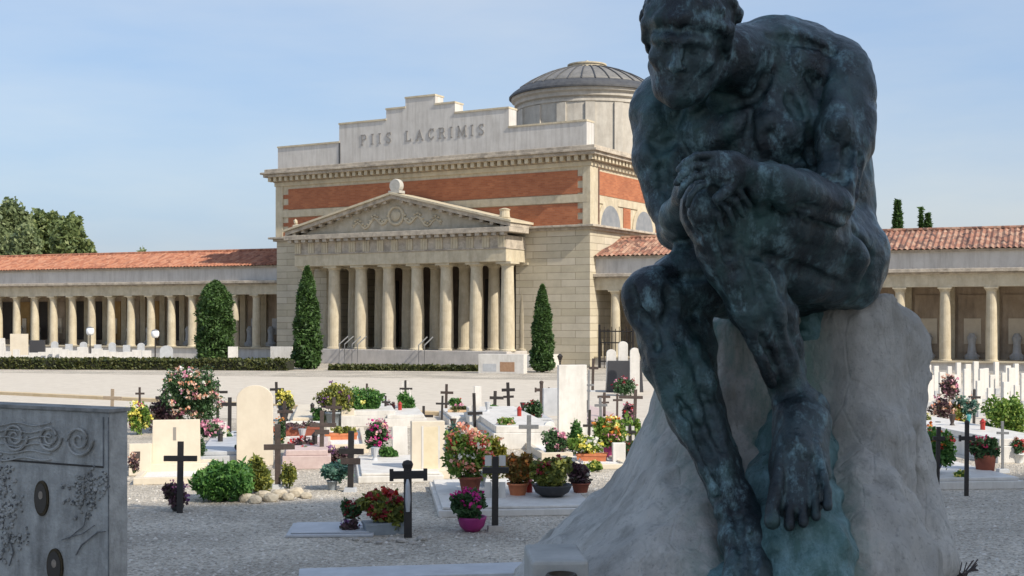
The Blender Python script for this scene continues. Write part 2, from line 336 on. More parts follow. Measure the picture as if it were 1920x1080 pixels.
# letters built from strokes, each with its serifs
LET = {'P': [((0, 0), (0, 1)), ((0, 1), (.4, 1)), ((.4, 1), (.52, .86)), ((.52, .86), (.52, .68)), ((.52, .68), (.4, .52)), ((.4, .52), (0, .52)), ((-.12, 0), (.12, 0)), ((-.12, 1), (0, 1))],
       'I': [((0, 0), (0, 1)), ((-.13, 0), (.13, 0)), ((-.13, 1), (.13, 1))],
       'S': [((.46, .84), (.34, 1)), ((.34, 1), (.12, 1)), ((.12, 1), (0, .84)), ((0, .84), (.02, .66)), ((.02, .66), (.44, .36)), ((.44, .36), (.48, .18)), ((.48, .18), (.36, 0)), ((.36, 0), (.1, 0)), ((.1, 0), (0, .16)), ((.46, .84), (.46, 1)), ((0, 0), (0, .16))],
       'L': [((0, 0), (0, 1)), ((0, 0), (.5, 0)), ((.5, 0), (.5, .16)), ((-.12, 1), (.12, 1)), ((-.12, 0), (0, 0))],
       'A': [((0, 0), (.34, 1)), ((.34, 1), (.68, 0)), ((.14, .36), (.54, .36)), ((-.1, 0), (.12, 0)), ((.56, 0), (.78, 0))],
       'C': [((.6, .8), (.46, .97)), ((.46, .97), (.24, 1)), ((.24, 1), (.05, .8)), ((.05, .8), (0, .5)), ((0, .5), (.05, .2)), ((.05, .2), (.24, 0)), ((.24, 0), (.46, .03)), ((.46, .03), (.6, .2)), ((.6, .8), (.6, 1))],
       'R': [((0, 0), (0, 1)), ((0, 1), (.38, 1)), ((.38, 1), (.5, .87)), ((.5, .87), (.5, .68)), ((.5, .68), (.38, .54)), ((.38, .54), (0, .54)), ((.28, .54), (.6, 0)), ((-.12, 0), (.12, 0)), ((-.12, 1), (0, 1)), ((.5, 0), (.7, 0))],
       'M': [((0, 0), (.06, 1)), ((.06, 1), (.42, .1)), ((.42, .1), (.78, 1)), ((.78, 1), (.84, 0)), ((-.1, 0), (.1, 0)), ((.74, 0), (.96, 0)), ((-.06, 1), (.06, 1)), ((.78, 1), (.9, 1))]}
LM = mat('dark_inscription', (.27, .255, .235), .7)
inscr = []
for word, a, b in (('PIIS', 679, 733), ('LACRIMIS', 763, 907)):
    ua, ub = ux(a), ux(b); wd = {'P': .52, 'I': .1, 'S': .5, 'L': .5, 'A': .68, 'C': .6, 'R': .6, 'M': .84}; hh = .52
    tot = sum(wd[c] for c in word) * hh; gap = (ub - ua - tot) / (len(word) - 1); x = ua; zb_ = (zt(706, 269) + zt(835, 258)) / 2
    for c in word:
        m = MB()
        for i, ((x0, y0), (x1, y1)) in enumerate(LET[c]):
            A = Vector((x + x0 * hh, 0, zb_ + y0 * hh)); B = Vector((x + x1 * hh, 0, zb_ + y1 * hh)); t = (B - A).normalized(); nrm = Vector((-t.z, 0, t.x)) * (.034 if (y1 - y0) * 1.0 and abs(x1 - x0) < .3 or c in 'AM' else .02)
            A -= t * .02; B += t * .02; f0 = AV - .03 - .002 * (i % 5)
            q = [A + nrm, A - nrm, B - nrm, B + nrm]
            m.add([(v.x, f0, v.z) for v in q] + [(v.x, AV - .0, v.z) for v in q], [(0, 1, 2, 3), (7, 6, 5, 4), (0, 4, 5, 1), (1, 5, 6, 2), (2, 6, 7, 3), (3, 7, 4, 0)])
        o = m.build('letter', LM, ch); x += wd[c] * hh + gap
# drum and dome
DU, DVv = -9.9, 19.2; dd = MF.d(DU, DVv); zz = lambda py: H + (HY - py) * dd / F
zs = zz(187)
MB().lathe(DU, DVv, [(4.62, 10.9), (4.62, zz(212)), (4.7, zz(211)), (4.7, zz(207)), (4.62, zz(206)), (4.62, zz(203))], 64).build('drum', DRUM, ch, smooth=False)
m = MB()
for k in range(16):
    a = 2 * math.pi * k / 16 + .12; M_ = Matrix.Translation((DU, DVv, 0)) @ Matrix.Rotation(a, 4, 'Z')
    m.box(4.5, 4.74, -.3, .3, 10.9, zz(213), M=M_)
o = m.build('drum_pilasters', DRUM, ch)
MB().lathe(DU, DVv, [(4.6, zz(203)), (4.8, zz(201)), (4.8, zz(195)), (5.0, zz(192)), (5.0, zs)], 64).build('drum_cornice', DRUM, ch)
zsd = [(5.16, zs), (5.16, zz(184)), (4.95, zz(178)), (4.55, zz(170))]
dome = MB().lathe(DU, DVv, zsd, 64).build('dome_eave', LEAD_D, ch)
prof = [(4.57, zz(171)), (4.2, zz(164)), (3.75, zz(156)), (3.2, zz(148)), (2.55, zz(140)), (1.9, zz(134)), (1.2, zz(130))]
dm = MB().lathe(DU, DVv, prof, 64).build('dome', LEAD, ch, smooth=True)
m = MB()
for k in range(32):
    a = 2 * math.pi * k / 32; m.tube([(DU + (r + .01) * math.cos(a), DVv + (r + .01) * math.sin(a), z + .02) for r, z in prof], .045, 5)
m.build('dome_seams', LEAD_D, dm)
MB().lathe(DU, DVv, [(1.22, zz(131)), (1.22, zz(125)), (1.3, zz(124.5)), (1.3, zz(122)), (.6, zz(119)), (.14, zz(118)), (.10, zz(114))], 32).build('dome_lantern', STONE, ch)

# ---- portico
pf = lambda px: MF.u(px, PV)
pz = lambda py, px: MF.z(py, pf(px), PV)
zcb = pz(659, 943); zarch = pz(490, 940); zfr = pz(466, 940); zco = pz(441, 940); zct = pz(430, 940)
def column(u, v, z0, z1, r, mt=None, seg=20):
    m = MB(); h = z1 - z0
    m.lathe(u, v, [(r * 1.16, z0), (r * 1.16, z0 + .07), (r * 1.02, z0 + .10), (r, z0 + .12), (r * .985, z0 + h * .4), (r * .84, z1 - .30), (r * .88, z1 - .26), (r * .86, z1 - .22), (r * 1.08, z1 - .13), (r * 1.14, z1 - .11)], seg)
    m.box(u - r * 1.2, u + r * 1.2, v - r * 1.2, v + r * 1.2, z1 - .11, z1 - .003)
    return m.build('column', mt or STONE, ch)
cp = [567, 617, 667, 720, 773, 827, 884, 942]
us = [pf(p) for p in cp]; ua, ub = us[0], us[-1]; us = [ua + (ub - ua) * i / 7 for i in range(8)]
cr = .36
for u in us: column(u, PV + .5, zcb, zarch, cr)
for u in us: column(u, .3, zcb, zarch, cr * .92)
EL, ER = us[0] - .55, PE                   # ends of the entablature
MB().box(EL, ER, PV, 1.0, zarch, zfr, ).build('architrave', STONE, ch, bevel=.02)
MB().box(EL - .05, ER + .04, PV - .05, .0, zfr, zfr + .06).build('taenia', STONE_D, ch)
MB().box(EL, ER, PV, 0.0, zfr + .06, zco, ).build('portico_frieze', STONE_D, ch)
n = 15
for i in range(n):
    x = EL + .25 + (ER - EL - .5) * i / (n - 1); m = MB().box(x - .2, x + .2, PV - .03, PV + .01, zfr + .07, zco - .02)
    for dx in (-.15, 0, .15): m.box(x + dx - .055, x + dx + .055, PV - .05, PV + .01, zfr + .07, zco - .025)
    m.build('triglyph', STONE, ch)
m = MB(); i = 0; x = EL - .2
while x < ER + .2: m.box(x, x + .26, PV - .36, PV - .02, zco + .0, zco + .14); x += .48
m.build('mutules', STONE_D, ch)
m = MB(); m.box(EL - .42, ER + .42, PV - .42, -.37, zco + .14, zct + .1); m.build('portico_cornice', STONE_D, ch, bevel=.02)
# pediment
ap = MF.u(737, PV); zc = zct + .1; za = pz(362, 737); pm = (EL + ER) / 2
m = MB().prism([(EL + .1, zc), (ER - .1, zc), (pm, za - .25)], PV + .12, PV + .5); m.build('tympanum', mat('tympanum_stone', (.36, .32, .24), .85, (.48, .43, .34), 3, .3, 12, stain=(.2, .17, .12), stain_amt=.5), ch)
def rake(m, x0, z0, x1, z1, t, y0, y1):
    a = Vector((x0, 0, z0)); b = Vector((x1, 0, z1)); 
    m.prism([(x0, z0), (x1, z1), (x1, z1 + t), (x0, z0 + t)] if x0 < x1 else [(x0, z0), (x0, z0 + t), (x1, z1 + t), (x1, z1)], y0, y1)
m = MB(); rake(m, EL - .42, zc + .005, pm, za - .3, .2, PV - .3, -.05); rake(m, ER + .42, zc + .005, pm, za - .3, .2, PV - .3, -.05)
m.build('raking_cornice', STONE_D, ch)
m = MB(); rake(m, EL - .5, zc + .205, pm, za - .1, .11, PV - .42, -.04); rake(m, ER + .5, zc + .205, pm, za - .1, .11, PV - .42, -.04)
m.build('pediment_roof', STONE, ch)
m = MB()
for k in range(11):
    for s in (0, 1):
        t = (k + .7) / 11.6; x = (EL - .3) + (pm - EL + .3) * t if s == 0 else (ER + .3) + (pm - ER - .3) * t; z = zc - .02 + (za - .3 - zc) * t
        MB().box(x - .1, x + .1, PV - .2, PV + .1, z - .1, z + .05).build('raking_mutule', STONE_D, ch)
# medallion and garlands on the tympanum
m = MB(); c = Vector((pm, PV + .1, zc + (za - zc) * .42))
m.tube([c + Vector((.46 * math.cos(a), 0, .46 * math.sin(a))) for a in [2 * math.pi * i / 24 for i in range(25)]], .08, 8)
m.lump(c, .3, .1, .3, 3, 2, .1)
for s in (-1, 1):
    pts = [c + Vector((s * (.55 + i * .16), 0, -.15 - .22 * math.sin(i * .9) - i * .028)) for i in range(15)]
    m.tube(pts, .09, 7, .04)
    for i in range(0, 15): m.lump(pts[i] + Vector((0, 0, .16)), .1, .08, .08, i, 1, .25)
m.build('tympanum_relief', STONE, ch)
# acroteria
m = MB(); M_ = Matrix.Translation((pm, PV + .15, za + .1 + .28)) @ Matrix.Rotation(R(90), 4, 'X')
k = MB().lathe(0, 0, [(.33, -.18), (.36, -.1), (.36, .1), (.33, .18)], 24); m.add([M_ @ Vector(v) for v in k.v], k.f); m.box(pm - .35, pm + .35, PV - .1, PV + .4, za - .02, za + .12)
m.build('acroterion', mat('acroterion_stone', (.36, .35, .31), .8, (.46, .44, .40), 6), ch)
m = MB(); m.box(ER - .55, ER + .15, PV - .1, PV + .5, zc + .31, zc + .42); m.lathe(ER - .2, PV + .2, [(.22, zc + .42), (.27, zc + .5), (.24, zc + .8), (.29, zc + .9), (.1, zc + .96)], 16); m.build('acroterion', STONE, ch)
m = MB(); m.lathe(EL + .1, PV + .2, [(.26, zc + .25), (.2, zc + .5), (.1, zc + .62)], 12); m.lump((EL + .02, PV + .15, zc + .55), .3, .15, .14, 5); m.lump((EL - .05, PV + .15, zc + .78), .12, .12, .16, 6); m.build('acroterion', STONE, ch)
# porch: floor, podium, soffit, doors
MB().box(EL - .15, ER + .12, PV - .15, -.01, 0, zcb - .005).build('podium', mat('podium_stone', (.42, .39, .36), .85, (.54, .50, .46), 2, .15, 12, stain=(.25, .23, .2), stain_amt=.4), ch, bevel=.02)
MB().box(PL + .72, PE - .58, 0, IN - .06, 0, zcb - .01).build('porch_floor', STONE, ch)
n = 7
for i in range(n):
    x = (us[i] + us[i + 1]) / 2
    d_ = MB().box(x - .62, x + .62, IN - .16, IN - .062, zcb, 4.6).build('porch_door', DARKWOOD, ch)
m = MB()
for s in (PE + .5,): m.box(s - .2, s + 1.5, PV - .1, -.02, 0, .62)
m.build('cheek_wall', WHITE_M, ch, bevel=.02)
for s, l in ((MF.u(660, PV - 1), 0), (MF.u(785, PV - 1), 0), (MF.u(636, PV - 1), 0)):
    m = MB(); m.tube([(s, PV - 1.0, 0), (s, PV - 1.0, 1.05), (s, PV - .25, 1.45)], .035, 6); m.tube([(s + .35, PV - 1.0, 0), (s + .35, PV - 1.0, 1.05), (s + .35, PV - .25, 1.45)], .035, 6); m.build('handrail', IRON_G, ch)
# string course ends over portico sides / downpipe on the side
MB().tube([(.06, 1.55 - .7, zst + .3), (.06, 1.55 - .7, 10.1)], .05, 8).build('downpipe', mat('copper_pipe', (.14, .07, .05), .6), ch)

# ------------------------------------------------------------ colonnaded wings
def wing(fr, u0, u1, cols, tilem, label, dark, zfl):
    w_ = thing('colonnade_wing', label, 'colonnade', fr.o, fr.a)
    B = lambda: MB()
    zc_, ze, zr = 3.80, 5.47, 6.52
    dp = 3.4
    B().box(u0, u1, dp, dp + .4, 0, 5.2).build('back_wall', GALL, w_)
    B().box(u0, u1, 0.0, dp, 0, zfl - .06).build('plinth', ATTIC, w_)
    B().box(u0, u1, -.12, dp, zfl - .06, zfl).build('floor_edge', STONE, w_)
    B().box(u0, u1, .62, dp, 4.35, 4.45).build('ceiling', GALL, w_)
    B().box(u0, u1, .05, .6, zc_, zc_ + .56).build('architrave', STONE, w_)
    m = B(); m.box(u0, u1, -.02, .62, zc_ + .56, zc_ + .64); m.box(u0, u1, -.22, .62, zc_ + .64, zc_ + .80); m.build('cornice', STONE_D, w_, bevel=.02)
    B().box(u0, u1, .12, .6, zc_ + .80, ze - .12).build('attic_band', ATTIC, w_)
    B().box(u0, u1, .0, .6, ze - .12, ze - .01).build('eave', STONE_D, w_)
    # tiled roof: curved rows of tiles as real ridges
    m = B(); n = int((u1 - u0) / .24)
    th = math.atan2(zr - ze, 3.0)
    for i in range(n):
        x = u0 + .24 * i
        m.add([(x, -.18, ze - .02), (x + .12, -.18, ze + .05), (x + .24, -.18, ze - .02), (x, 3.0, zr - .02), (x + .12, 3.0, zr + .05), (x + .24, 3.0, zr - .02)], [(0, 1, 4, 3), (1, 2, 5, 4)])
    m.add([(u0, 3.0, zr - .02), (u1, 3.0, zr - .02), (u1, 6.2, ze), (u0, 6.2, ze)], [(0, 1, 2, 3)])
    m.build('tiled_roof', tilem, w_, fix=False)
    B().tube([(u0, 3.0, zr + .02), (u1, 3.0, zr + .02)], .1, 8).build('ridge', tilem, w_)
    B().box(u0, u1, 3.8, 5.9, 4.5, ze - .05).build('rear_wall', ATTIC, w_)
    q = random.Random(int(abs(u1) * 10))
    r = .25
    for i, u in enumerate(cols):
        m = B(); z0, z1_ = zfl, zc_
        m.lathe(u, .32, [(r * 1.15, z0), (r * 1.15, z0 + .05), (r, z0 + .08), (r * .98, z0 + 1.2), (r * .85, z1_ - .22), (r * 1.1, z1_ - .10), (r * 1.12, z1_ - .08)], 18); m.box(u - r * 1.18, u + r * 1.18, .32 - r * 1.18, .32 + r * 1.18, z1_ - .08, z1_ - .003)
        m.build('column', STONE, w_)
        m = B(); m.box(u - .2, u + .2, dp - .18, dp, zfl, 4.35); m.build('pilaster', STONE, w_)
        if i + 1 < len(cols):
            a, b = u + .34, cols[i + 1] - .34; k = q.random()
            mt = DARKWOOD if k < dark else (OCHRE if k < dark + .12 else GALL)
            p_ = B().box(a, b, dp - .08, dp - .004, zfl + .3, 3.5).build('tomb_panel', mt, w_)
            if mt is not DARKWOOD:
                B().box(a + .25, b - .25, dp - .13, dp - .082, zfl + .7, 2.4).build('plaque', GREY_M if k > .85 else CREAM_M, p_)
            if k > .4:
                m = B(); m.lathe((a + b) / 2, dp - .5, [(.3, zfl), (.34, zfl + .15), (.2, zfl + .3), (.16, zfl + .7), (.22, zfl + 1.0), (.1, zfl + 1.2)], 10); m.build('urn', GREY_M, w_)
    return w_
RF = Frame(MF.o + MF.V * .55, R(-23.5))
c0 = RF.u(1772, .32); sp_ = 1.93
cols = [c0 + sp_ * i for i in range(-8, 14)]; cols = [c for c in cols if c > .2]
wing(RF, -.02, 44, cols, TILE_D, 'colonnade wing with mottled tile roof reaching from the chapel to the right', .2, .52)
LFr = Frame(MF.o + MF.U * WL + MF.V * .55, R(-23.5))
c0 = LFr.u(481, .32); cols = sorted([c0 - 1.53 * i for i in range(0, 19)])
wing(LFr, -30, .02, cols, TILE, 'colonnade wing with orange tile roof reaching from the chapel to the left', .5, .72)
# ------------------------------------------------------------ implicit surfaces: one continuous skin for the figure and the rock
class Field:
    def __init__(s, lo, hi, vx):
        s.lo = np.array(lo, float); s.vx = vx; s.n = np.ceil((np.array(hi) - s.lo) / vx).astype(int) + 1
        s.F = np.full(s.n, .15, np.float32)
    def sub(s, lo, hi):
        a = np.clip(np.floor((np.array(lo) - s.lo) / s.vx).astype(int), 0, s.n); b = np.clip(np.ceil((np.array(hi) - s.lo) / s.vx).astype(int) + 1, 0, s.n)
        sl = tuple(slice(int(i), int(j)) for i, j in zip(a, b))
        g = [(s.lo[k] + s.vx * np.arange(a[k], b[k])).astype(np.float32) for k in range(3)]
        return sl, g[0][:, None, None], g[1][None, :, None], g[2][None, None, :]
    def put(s, sl, D, k, op=1):
        A = s.F[sl]
        if A.size == 0: return
        if op > 0:
            h = np.maximum(k - np.abs(A - D), 0) / k; s.F[sl] = np.minimum(A, D) - h * h * k * .25
        else:
            D = -D; h = np.maximum(k - np.abs(A - D), 0) / k; s.F[sl] = np.maximum(A, D) + h * h * k * .25
    def cone(s, a, b, ra, rb, k=.03, op=1):
        a = np.array(a, float); b = np.array(b, float); r = max(ra, rb) + k * 1.5 + .02
        sl, X, Y, Z = s.sub(np.minimum(a, b) - r, np.maximum(a, b) + r); ab = b - a; L2 = max(float(ab @ ab), 1e-9)
        t = np.clip(((X - a[0]) * ab[0] + (Y - a[1]) * ab[1] + (Z - a[2]) * ab[2]) / L2, 0, 1)
        D = np.sqrt((X - a[0] - t * ab[0]) ** 2 + (Y - a[1] - t * ab[1]) ** 2 + (Z - a[2] - t * ab[2]) ** 2) - (ra + (rb - ra) * t)
        s.put(sl, D.astype(np.float32), k, op)
    def ell(s, c, r, M=None, k=.03, op=1):    # ellipsoid, axes r in the rows of M
        c = np.array(c, float); r = np.array(r, float); R_ = r.max() + k * 1.5 + .02
        sl, X, Y, Z = s.sub(c - R_, c + R_); X = X - c[0]; Y = Y - c[1]; Z = Z - c[2]
        if M is None: p = (X, Y, Z)
        else: p = tuple(X * M[i][0] + Y * M[i][1] + Z * M[i][2] for i in range(3))
        q = np.sqrt((p[0] / r[0]) ** 2 + (p[1] / r[1]) ** 2 + (p[2] / r[2]) ** 2); q2 = np.sqrt((p[0] / r[0] ** 2) ** 2 + (p[1] / r[1] ** 2) ** 2 + (p[2] / r[2] ** 2) ** 2) + 1e-6
        s.put(sl, (q * (q - 1) / q2).astype(np.float32), k, op)
    def chain(s, pts, k=.025, op=1):          # pts: (point, radius)
        for (a, ra), (b, rb) in zip(pts, pts[1:]): s.cone(a, b, ra, rb, k, op)
    def noise(s, amp, size, seed, stretch=(1, 1, 1)):   # smooth value noise added to the distance
        q = np.random.default_rng(seed); ext = s.n * s.vx; m = [int(ext[k] / (size * stretch[k])) + 3 for k in range(3)]; T = q.random(m).astype(np.float32) - .5
        idx = [np.arange(s.n[k]) * s.vx / (size * stretch[k]) for k in range(3)]
        A = T
        for ax in range(3):
            i = np.floor(idx[ax]).astype(int); f = idx[ax] - i; f = (f * f * (3 - 2 * f)).astype(np.float32); sh = [1, 1, 1]; sh[ax] = -1
            A = np.take(A, i, ax) * (1 - f.reshape(sh)) + np.take(A, i + 1, ax) * f.reshape(sh)
        s.F += A * 2 * amp
    def mesh(s, name):                        # surface nets
        F_ = s.F; ins = F_ < 0; n = s.n
        c = np.zeros(n - 1, np.uint8)
        offs = [(i, j, k) for i in (0, 1) for j in (0, 1) for k in (0, 1)]
        for (i, j, k) in offs: c += ins[i:n[0] - 1 + i, j:n[1] - 1 + j, k:n[2] - 1 + k]
        act = (c > 0) & (c < 8); I = np.argwhere(act); idm = np.full(n - 1, -1, np.int64); idm[act] = np.arange(len(I))
        acc = np.zeros((len(I), 3)); cnt = np.zeros(len(I))
        for a in offs:
            for ax in range(3):
                if a[ax]: continue
                b = list(a); b[ax] = 1
                fa = F_[I[:, 0] + a[0], I[:, 1] + a[1], I[:, 2] + a[2]]; fb = F_[I[:, 0] + b[0], I[:, 1] + b[1], I[:, 2] + b[2]]
                m = (fa < 0) != (fb < 0); t = np.where(m, fa / np.where(m, fa - fb, 1), 0); p = np.array(a, float)[None].repeat(len(I), 0); p[:, ax] += t
                acc += p * m[:, None]; cnt += m
        V = (I + acc / cnt[:, None]) * s.vx + s.lo
        quads = []
        for ax in range(3):
            sl0 = [slice(None)] * 3; sl1 = [slice(None)] * 3; sl0[ax] = slice(0, -1); sl1[ax] = slice(1, None)
            a = ins[tuple(sl0)]; b = ins[tuple(sl1)]; E = np.argwhere(a != b); o1, o2 = [k for k in range(3) if k != ax]
            ok = (E[:, o1] > 0) & (E[:, o2] > 0) & (E[:, o1] < n[o1] - 1) & (E[:, o2] < n[o2] - 1); E = E[ok]
            q = []
            for d1, d2 in ((0, 0), (1, 0), (1, 1), (0, 1)):
                e = E.copy(); e[:, o1] -= d1; e[:, o2] -= d2; q.append(idm[e[:, 0], e[:, 1], e[:, 2]])
            q = np.stack(q, 1); flip = a[E[:, 0], E[:, 1], E[:, 2]] ^ (ax == 1); q[flip] = q[flip][:, ::-1]; quads.append(q)
        Q = np.concatenate(quads); Q = Q[(Q >= 0).all(1)]
        me = bpy.data.meshes.new(name); me.vertices.add(len(V)); me.vertices.foreach_set('co', V.astype(np.float32).ravel())
        me.loops.add(Q.size); me.loops.foreach_set('vertex_index', Q.ravel().astype(np.int32)); me.polygons.add(len(Q)); me.polygons.foreach_set('loop_start', (np.arange(len(Q)) * 4).astype(np.int32)); me.polygons.foreach_set('loop_total', np.full(len(Q), 4, np.int32))
        me.update(calc_edges=True); me.validate()
        return me

def bronze_mat(name, green):
    m = bpy.data.materials.new(name); m.use_nodes = True; t = m.node_tree; N = t.nodes; L = t.links
    b = N['Principled BSDF']; b.inputs['Metallic'].default_value = .25
    tc = N.new('ShaderNodeTexCoord')
    def nz(sc, det, st=(1, 1, 1), ro=.65):
        mp = N.new('ShaderNodeMapping'); mp.inputs['Scale'].default_value = st; L.new(tc.outputs['Object'], mp.inputs[0])
        n = N.new('ShaderNodeTexNoise'); n.inputs['Scale'].default_value = sc; n.inputs['Detail'].default_value = det; n.inputs['Roughness'].default_value = ro; L.new(mp.outputs[0], n.inputs['Vector']); return n.outputs['Fac']
    def mix(fac, a, c):
        mx = N.new('ShaderNodeMix'); mx.data_type = 'RGBA'; L.new(fac, mx.inputs[0])
        if isinstance(a, tuple): mx.inputs[6].default_value = (*a, 1)
        else: L.new(a, mx.inputs[6])
        mx.inputs[7].default_value = (*c, 1); return mx.outputs[2]
    def rng(x, a, c, hi=1):
        mr = N.new('ShaderNodeMapRange'); mr.inputs[1].default_value = a; mr.inputs[2].default_value = c; mr.inputs[4].default_value = hi; L.new(x, mr.inputs[0]); return mr.outputs[0]
    c = mix(rng(nz(5, 10), .4, .62), (.006, .011, .015), (.040, .066, .074))
    c = mix(rng(nz(3.2, 9, (1, 1, .45)), .50 - green * .3, .68 - green * .2, .75), c, (.06, .15, .14))
    c = mix(rng(nz(11, 12, (1, 1, .55), .8), .53 - green * .1, .66, .75), c, (.20, .33, .36))
    ge = N.new('ShaderNodeNewGeometry')          # highlights painted into the colour: convex ridges mixed lighter
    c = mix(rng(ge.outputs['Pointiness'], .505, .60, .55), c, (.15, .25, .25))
    L.new(c, b.inputs['Base Color'])
    L.new(rng(nz(12, 6), .3, .7, .28), b.inputs['Roughness']); 
    ad = N.new('ShaderNodeMath'); ad.operation = 'ADD'; ad.inputs[1].default_value = .22; L.new(rng(nz(12, 6), .3, .7, .25), ad.inputs[0]); L.new(ad.outputs[0], b.inputs['Roughness'])
    bp = N.new('ShaderNodeBump'); bp.inputs['Strength'].default_value = .8; bp.inputs['Distance'].default_value = .018; L.new(nz(19, 9), bp.inputs['Height']); L.new(bp.outputs[0], b.inputs['Normal'])
    return m
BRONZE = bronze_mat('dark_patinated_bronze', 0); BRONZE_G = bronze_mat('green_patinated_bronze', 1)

def px_r(r, d): return r * d / F
def figure():
    f = Field((.28, 3.15, 1.35), (1.30, 4.45, 3.52), .006)
    def N(px, py, d, r): return (np.array(P(px, py, d)), r * d / F)
    def ch_(pts, k=.03, op=1): f.chain([N(*p) for p in pts], k, op)
    def sp(px, py, d, r, k=.04, op=1, sc=(1, 1, 1)): f.ell(P(px, py, d), [r * d / F * s for s in sc], None, k, op)
    # trunk
    ch_([(1560, 468, 4.0, 84), (1540, 360, 4.0, 84), (1490, 260, 3.99, 104), (1450, 190, 3.98, 112)], .06)
    sp(1490, 140, 4.02, 100, .06); sp(1535, 215, 4.04, 104, .06); sp(1548, 320, 4.05, 80, .05)
    sp(1595, 490, 3.98, 62, .05, sc=(.88, 1.2, 1.25)); sp(1530, 510, 3.98, 66, .05)
    # shoulder girdle
    ch_([(1275, 195, 4.0, 52), (1350, 150, 3.96, 62), (1450, 118, 3.96, 78), (1560, 135, 3.92, 66)], .05)
    sp(1345, 250, 3.92, 66, .06, sc=(1.1, .9, .95)); sp(1450, 262, 3.86, 74, .06, sc=(1.1, .9, .95))       # chest
    sp(1400, 360, 3.86, 60, .05, sc=(1, 1, 1)); sp(1470, 370, 3.86, 60, .05)
    for i in range(4): ch_([(1420 + i * 8, 318 + i * 26, 3.76, 10), (1475 + i * 8, 322 + i * 26, 3.72, 12), (1530 + i * 6, 300 + i * 26, 3.82, 10)], .02)   # ribs
    # shoulder blades and back folds
    sp(1560, 130, 4.02, 62, .03); ch_([(1590, 250, 4.1, 40), (1596, 340, 4.1, 34)], .03)
    ch_([(1600, 372, 3.97, 30), (1560, 378, 3.88, 34), (1500, 385, 3.84, 22)], .015)
    # neck and head base
    ch_([(1425, 105, 3.92, 66), (1370, 110, 3.82, 58), (1320, 120, 3.74, 50)], .035)
    ch_([(1300, 210, 3.88, 14), (1330, 150, 3.72, 16)], .02)
    # right arm (far side): hangs from the shoulder, elbow bent, hand lying on the knee
    sp(1243, 200, 4.0, 56, .03, sc=(1, 1, 1.15)); ch_([(1232, 215, 4.0, 50), (1240, 300, 3.97, 49), (1256, 385, 3.94, 38), (1270, 430, 3.90, 36)], .03)
    sp(1228, 300, 3.97, 40, .03, sc=(.9, 1, 1.5)); sp(1262, 320, 3.93, 34, .025, sc=(.9, 1, 1.5))
    ch_([(1270, 435, 3.89, 36), (1276, 405, 3.75, 36), (1290, 362, 3.60, 26), (1296, 345, 3.53, 22)], .02)
    # left arm (near side): elbow by the flank, forearm across to the knee
    sp(1585, 165, 3.86, 58, .03, sc=(1, 1, 1.25)); ch_([(1588, 180, 3.84, 54), (1583, 270, 3.76, 49), (1568, 350, 3.66, 39), (1560, 388, 3.60, 38)], .03)
    sp(1566, 262, 3.72, 36, .025, sc=(1, 1, 1.6)); sp(1604, 255, 3.80, 38, .025, sc=(.8, 1, 1.6)); sp(1566, 392, 3.58, 33, .02)
    ch_([(1556, 388, 3.57, 40), (1500, 366, 3.50, 45), (1440, 338, 3.44, 33), (1398, 322, 3.41, 24)], .02)
    ch_([(1545, 372, 3.54, 20), (1480, 345, 3.44, 22), (1420, 325, 3.4, 14)], .02)
    # near (left) leg
    ch_([(1570, 480, 3.92, 92), (1500, 455, 3.74, 88), (1420, 425, 3.60, 72), (1345, 395, 3.50, 54)], .04)
    ch_([(1560, 420, 3.86, 50), (1470, 392, 3.66, 50), (1390, 372, 3.53, 38)], .03); ch_([(1600, 530, 3.90, 50), (1510, 520, 3.76, 48), (1430, 480, 3.64, 38)], .03)
    sp(1322, 388, 3.47, 48, .02); sp(1316, 372, 3.44, 30, .02); sp(1330, 430, 3.47, 30, .02)
    ch_([(1330, 400, 3.50, 52), (1372, 490, 3.52, 50), (1420, 580, 3.57, 46), (1458, 670, 3.62, 35), (1480, 735, 3.66, 31)], .03)
    sp(1430, 520, 3.62, 50, .03, sc=(.9, 1.1, 1.9)); ch_([(1330, 440, 3.44, 16), (1392, 580, 3.50, 15), (1448, 720, 3.58, 12)], .02)
    ch_([(1395, 470, 3.62, 36), (1462, 590, 3.66, 34), (1490, 690, 3.69, 20)], .02)
    # near foot, pointing down the rock towards the viewer
    ch_([(1482, 735, 3.66, 34), (1500, 790, 3.60, 46), (1496, 860, 3.52, 52)], .03); sp(1515, 770, 3.72, 40, .02); sp(1462, 752, 3.62, 15, .015); sp(1518, 742, 3.64, 16, .015)
    ch_([(1505, 800, 3.58, 50), (1520, 880, 3.52, 38)], .03)
    # far (right) leg
    ch_([(1500, 520, 4.05, 80), (1400, 520, 3.92, 76), (1300, 530, 3.80, 64), (1226, 556, 3.72, 50)], .04)
    sp(1216, 556, 3.70, 44, .05); sp(1208, 590, 3.69, 34, .02); ch_([(1420, 480, 3.98, 40), (1300, 492, 3.82, 36)], .03)
    ch_([(1228, 575, 3.72, 52), (1262, 670, 3.73, 58), (1305, 780, 3.70, 50), (1345, 870, 3.65, 38), (1378, 945, 3.62, 35)], .03)
    sp(1296, 668, 3.78, 52, .03, sc=(.95, 1.05, 1.9)); ch_([(1212, 620, 3.67, 15), (1262, 760, 3.65, 15), (1340, 920, 3.56, 12)], .02); ch_([(1320, 720, 3.74, 30), (1352, 830, 3.7, 22)], .02)
    ch_([(1380, 945, 3.62, 38), (1402, 1010, 3.55, 50), (1412, 1080, 3.46, 52)], .03); sp(1420, 970, 3.7, 40, .02); sp(1352, 962, 3.58, 15, .012)
    # creases and swellings traced over the modelled body
    def surf(px, py):
        for d in np.arange(3.2, 4.4, .006):
            p = np.array(P(px, py, d)); i = np.round((p - f.lo) / f.vx).astype(int)
            if (i < 0).any() or (i >= f.n).any(): continue
            if f.F[tuple(i)] < 0: return float(d)
        return None
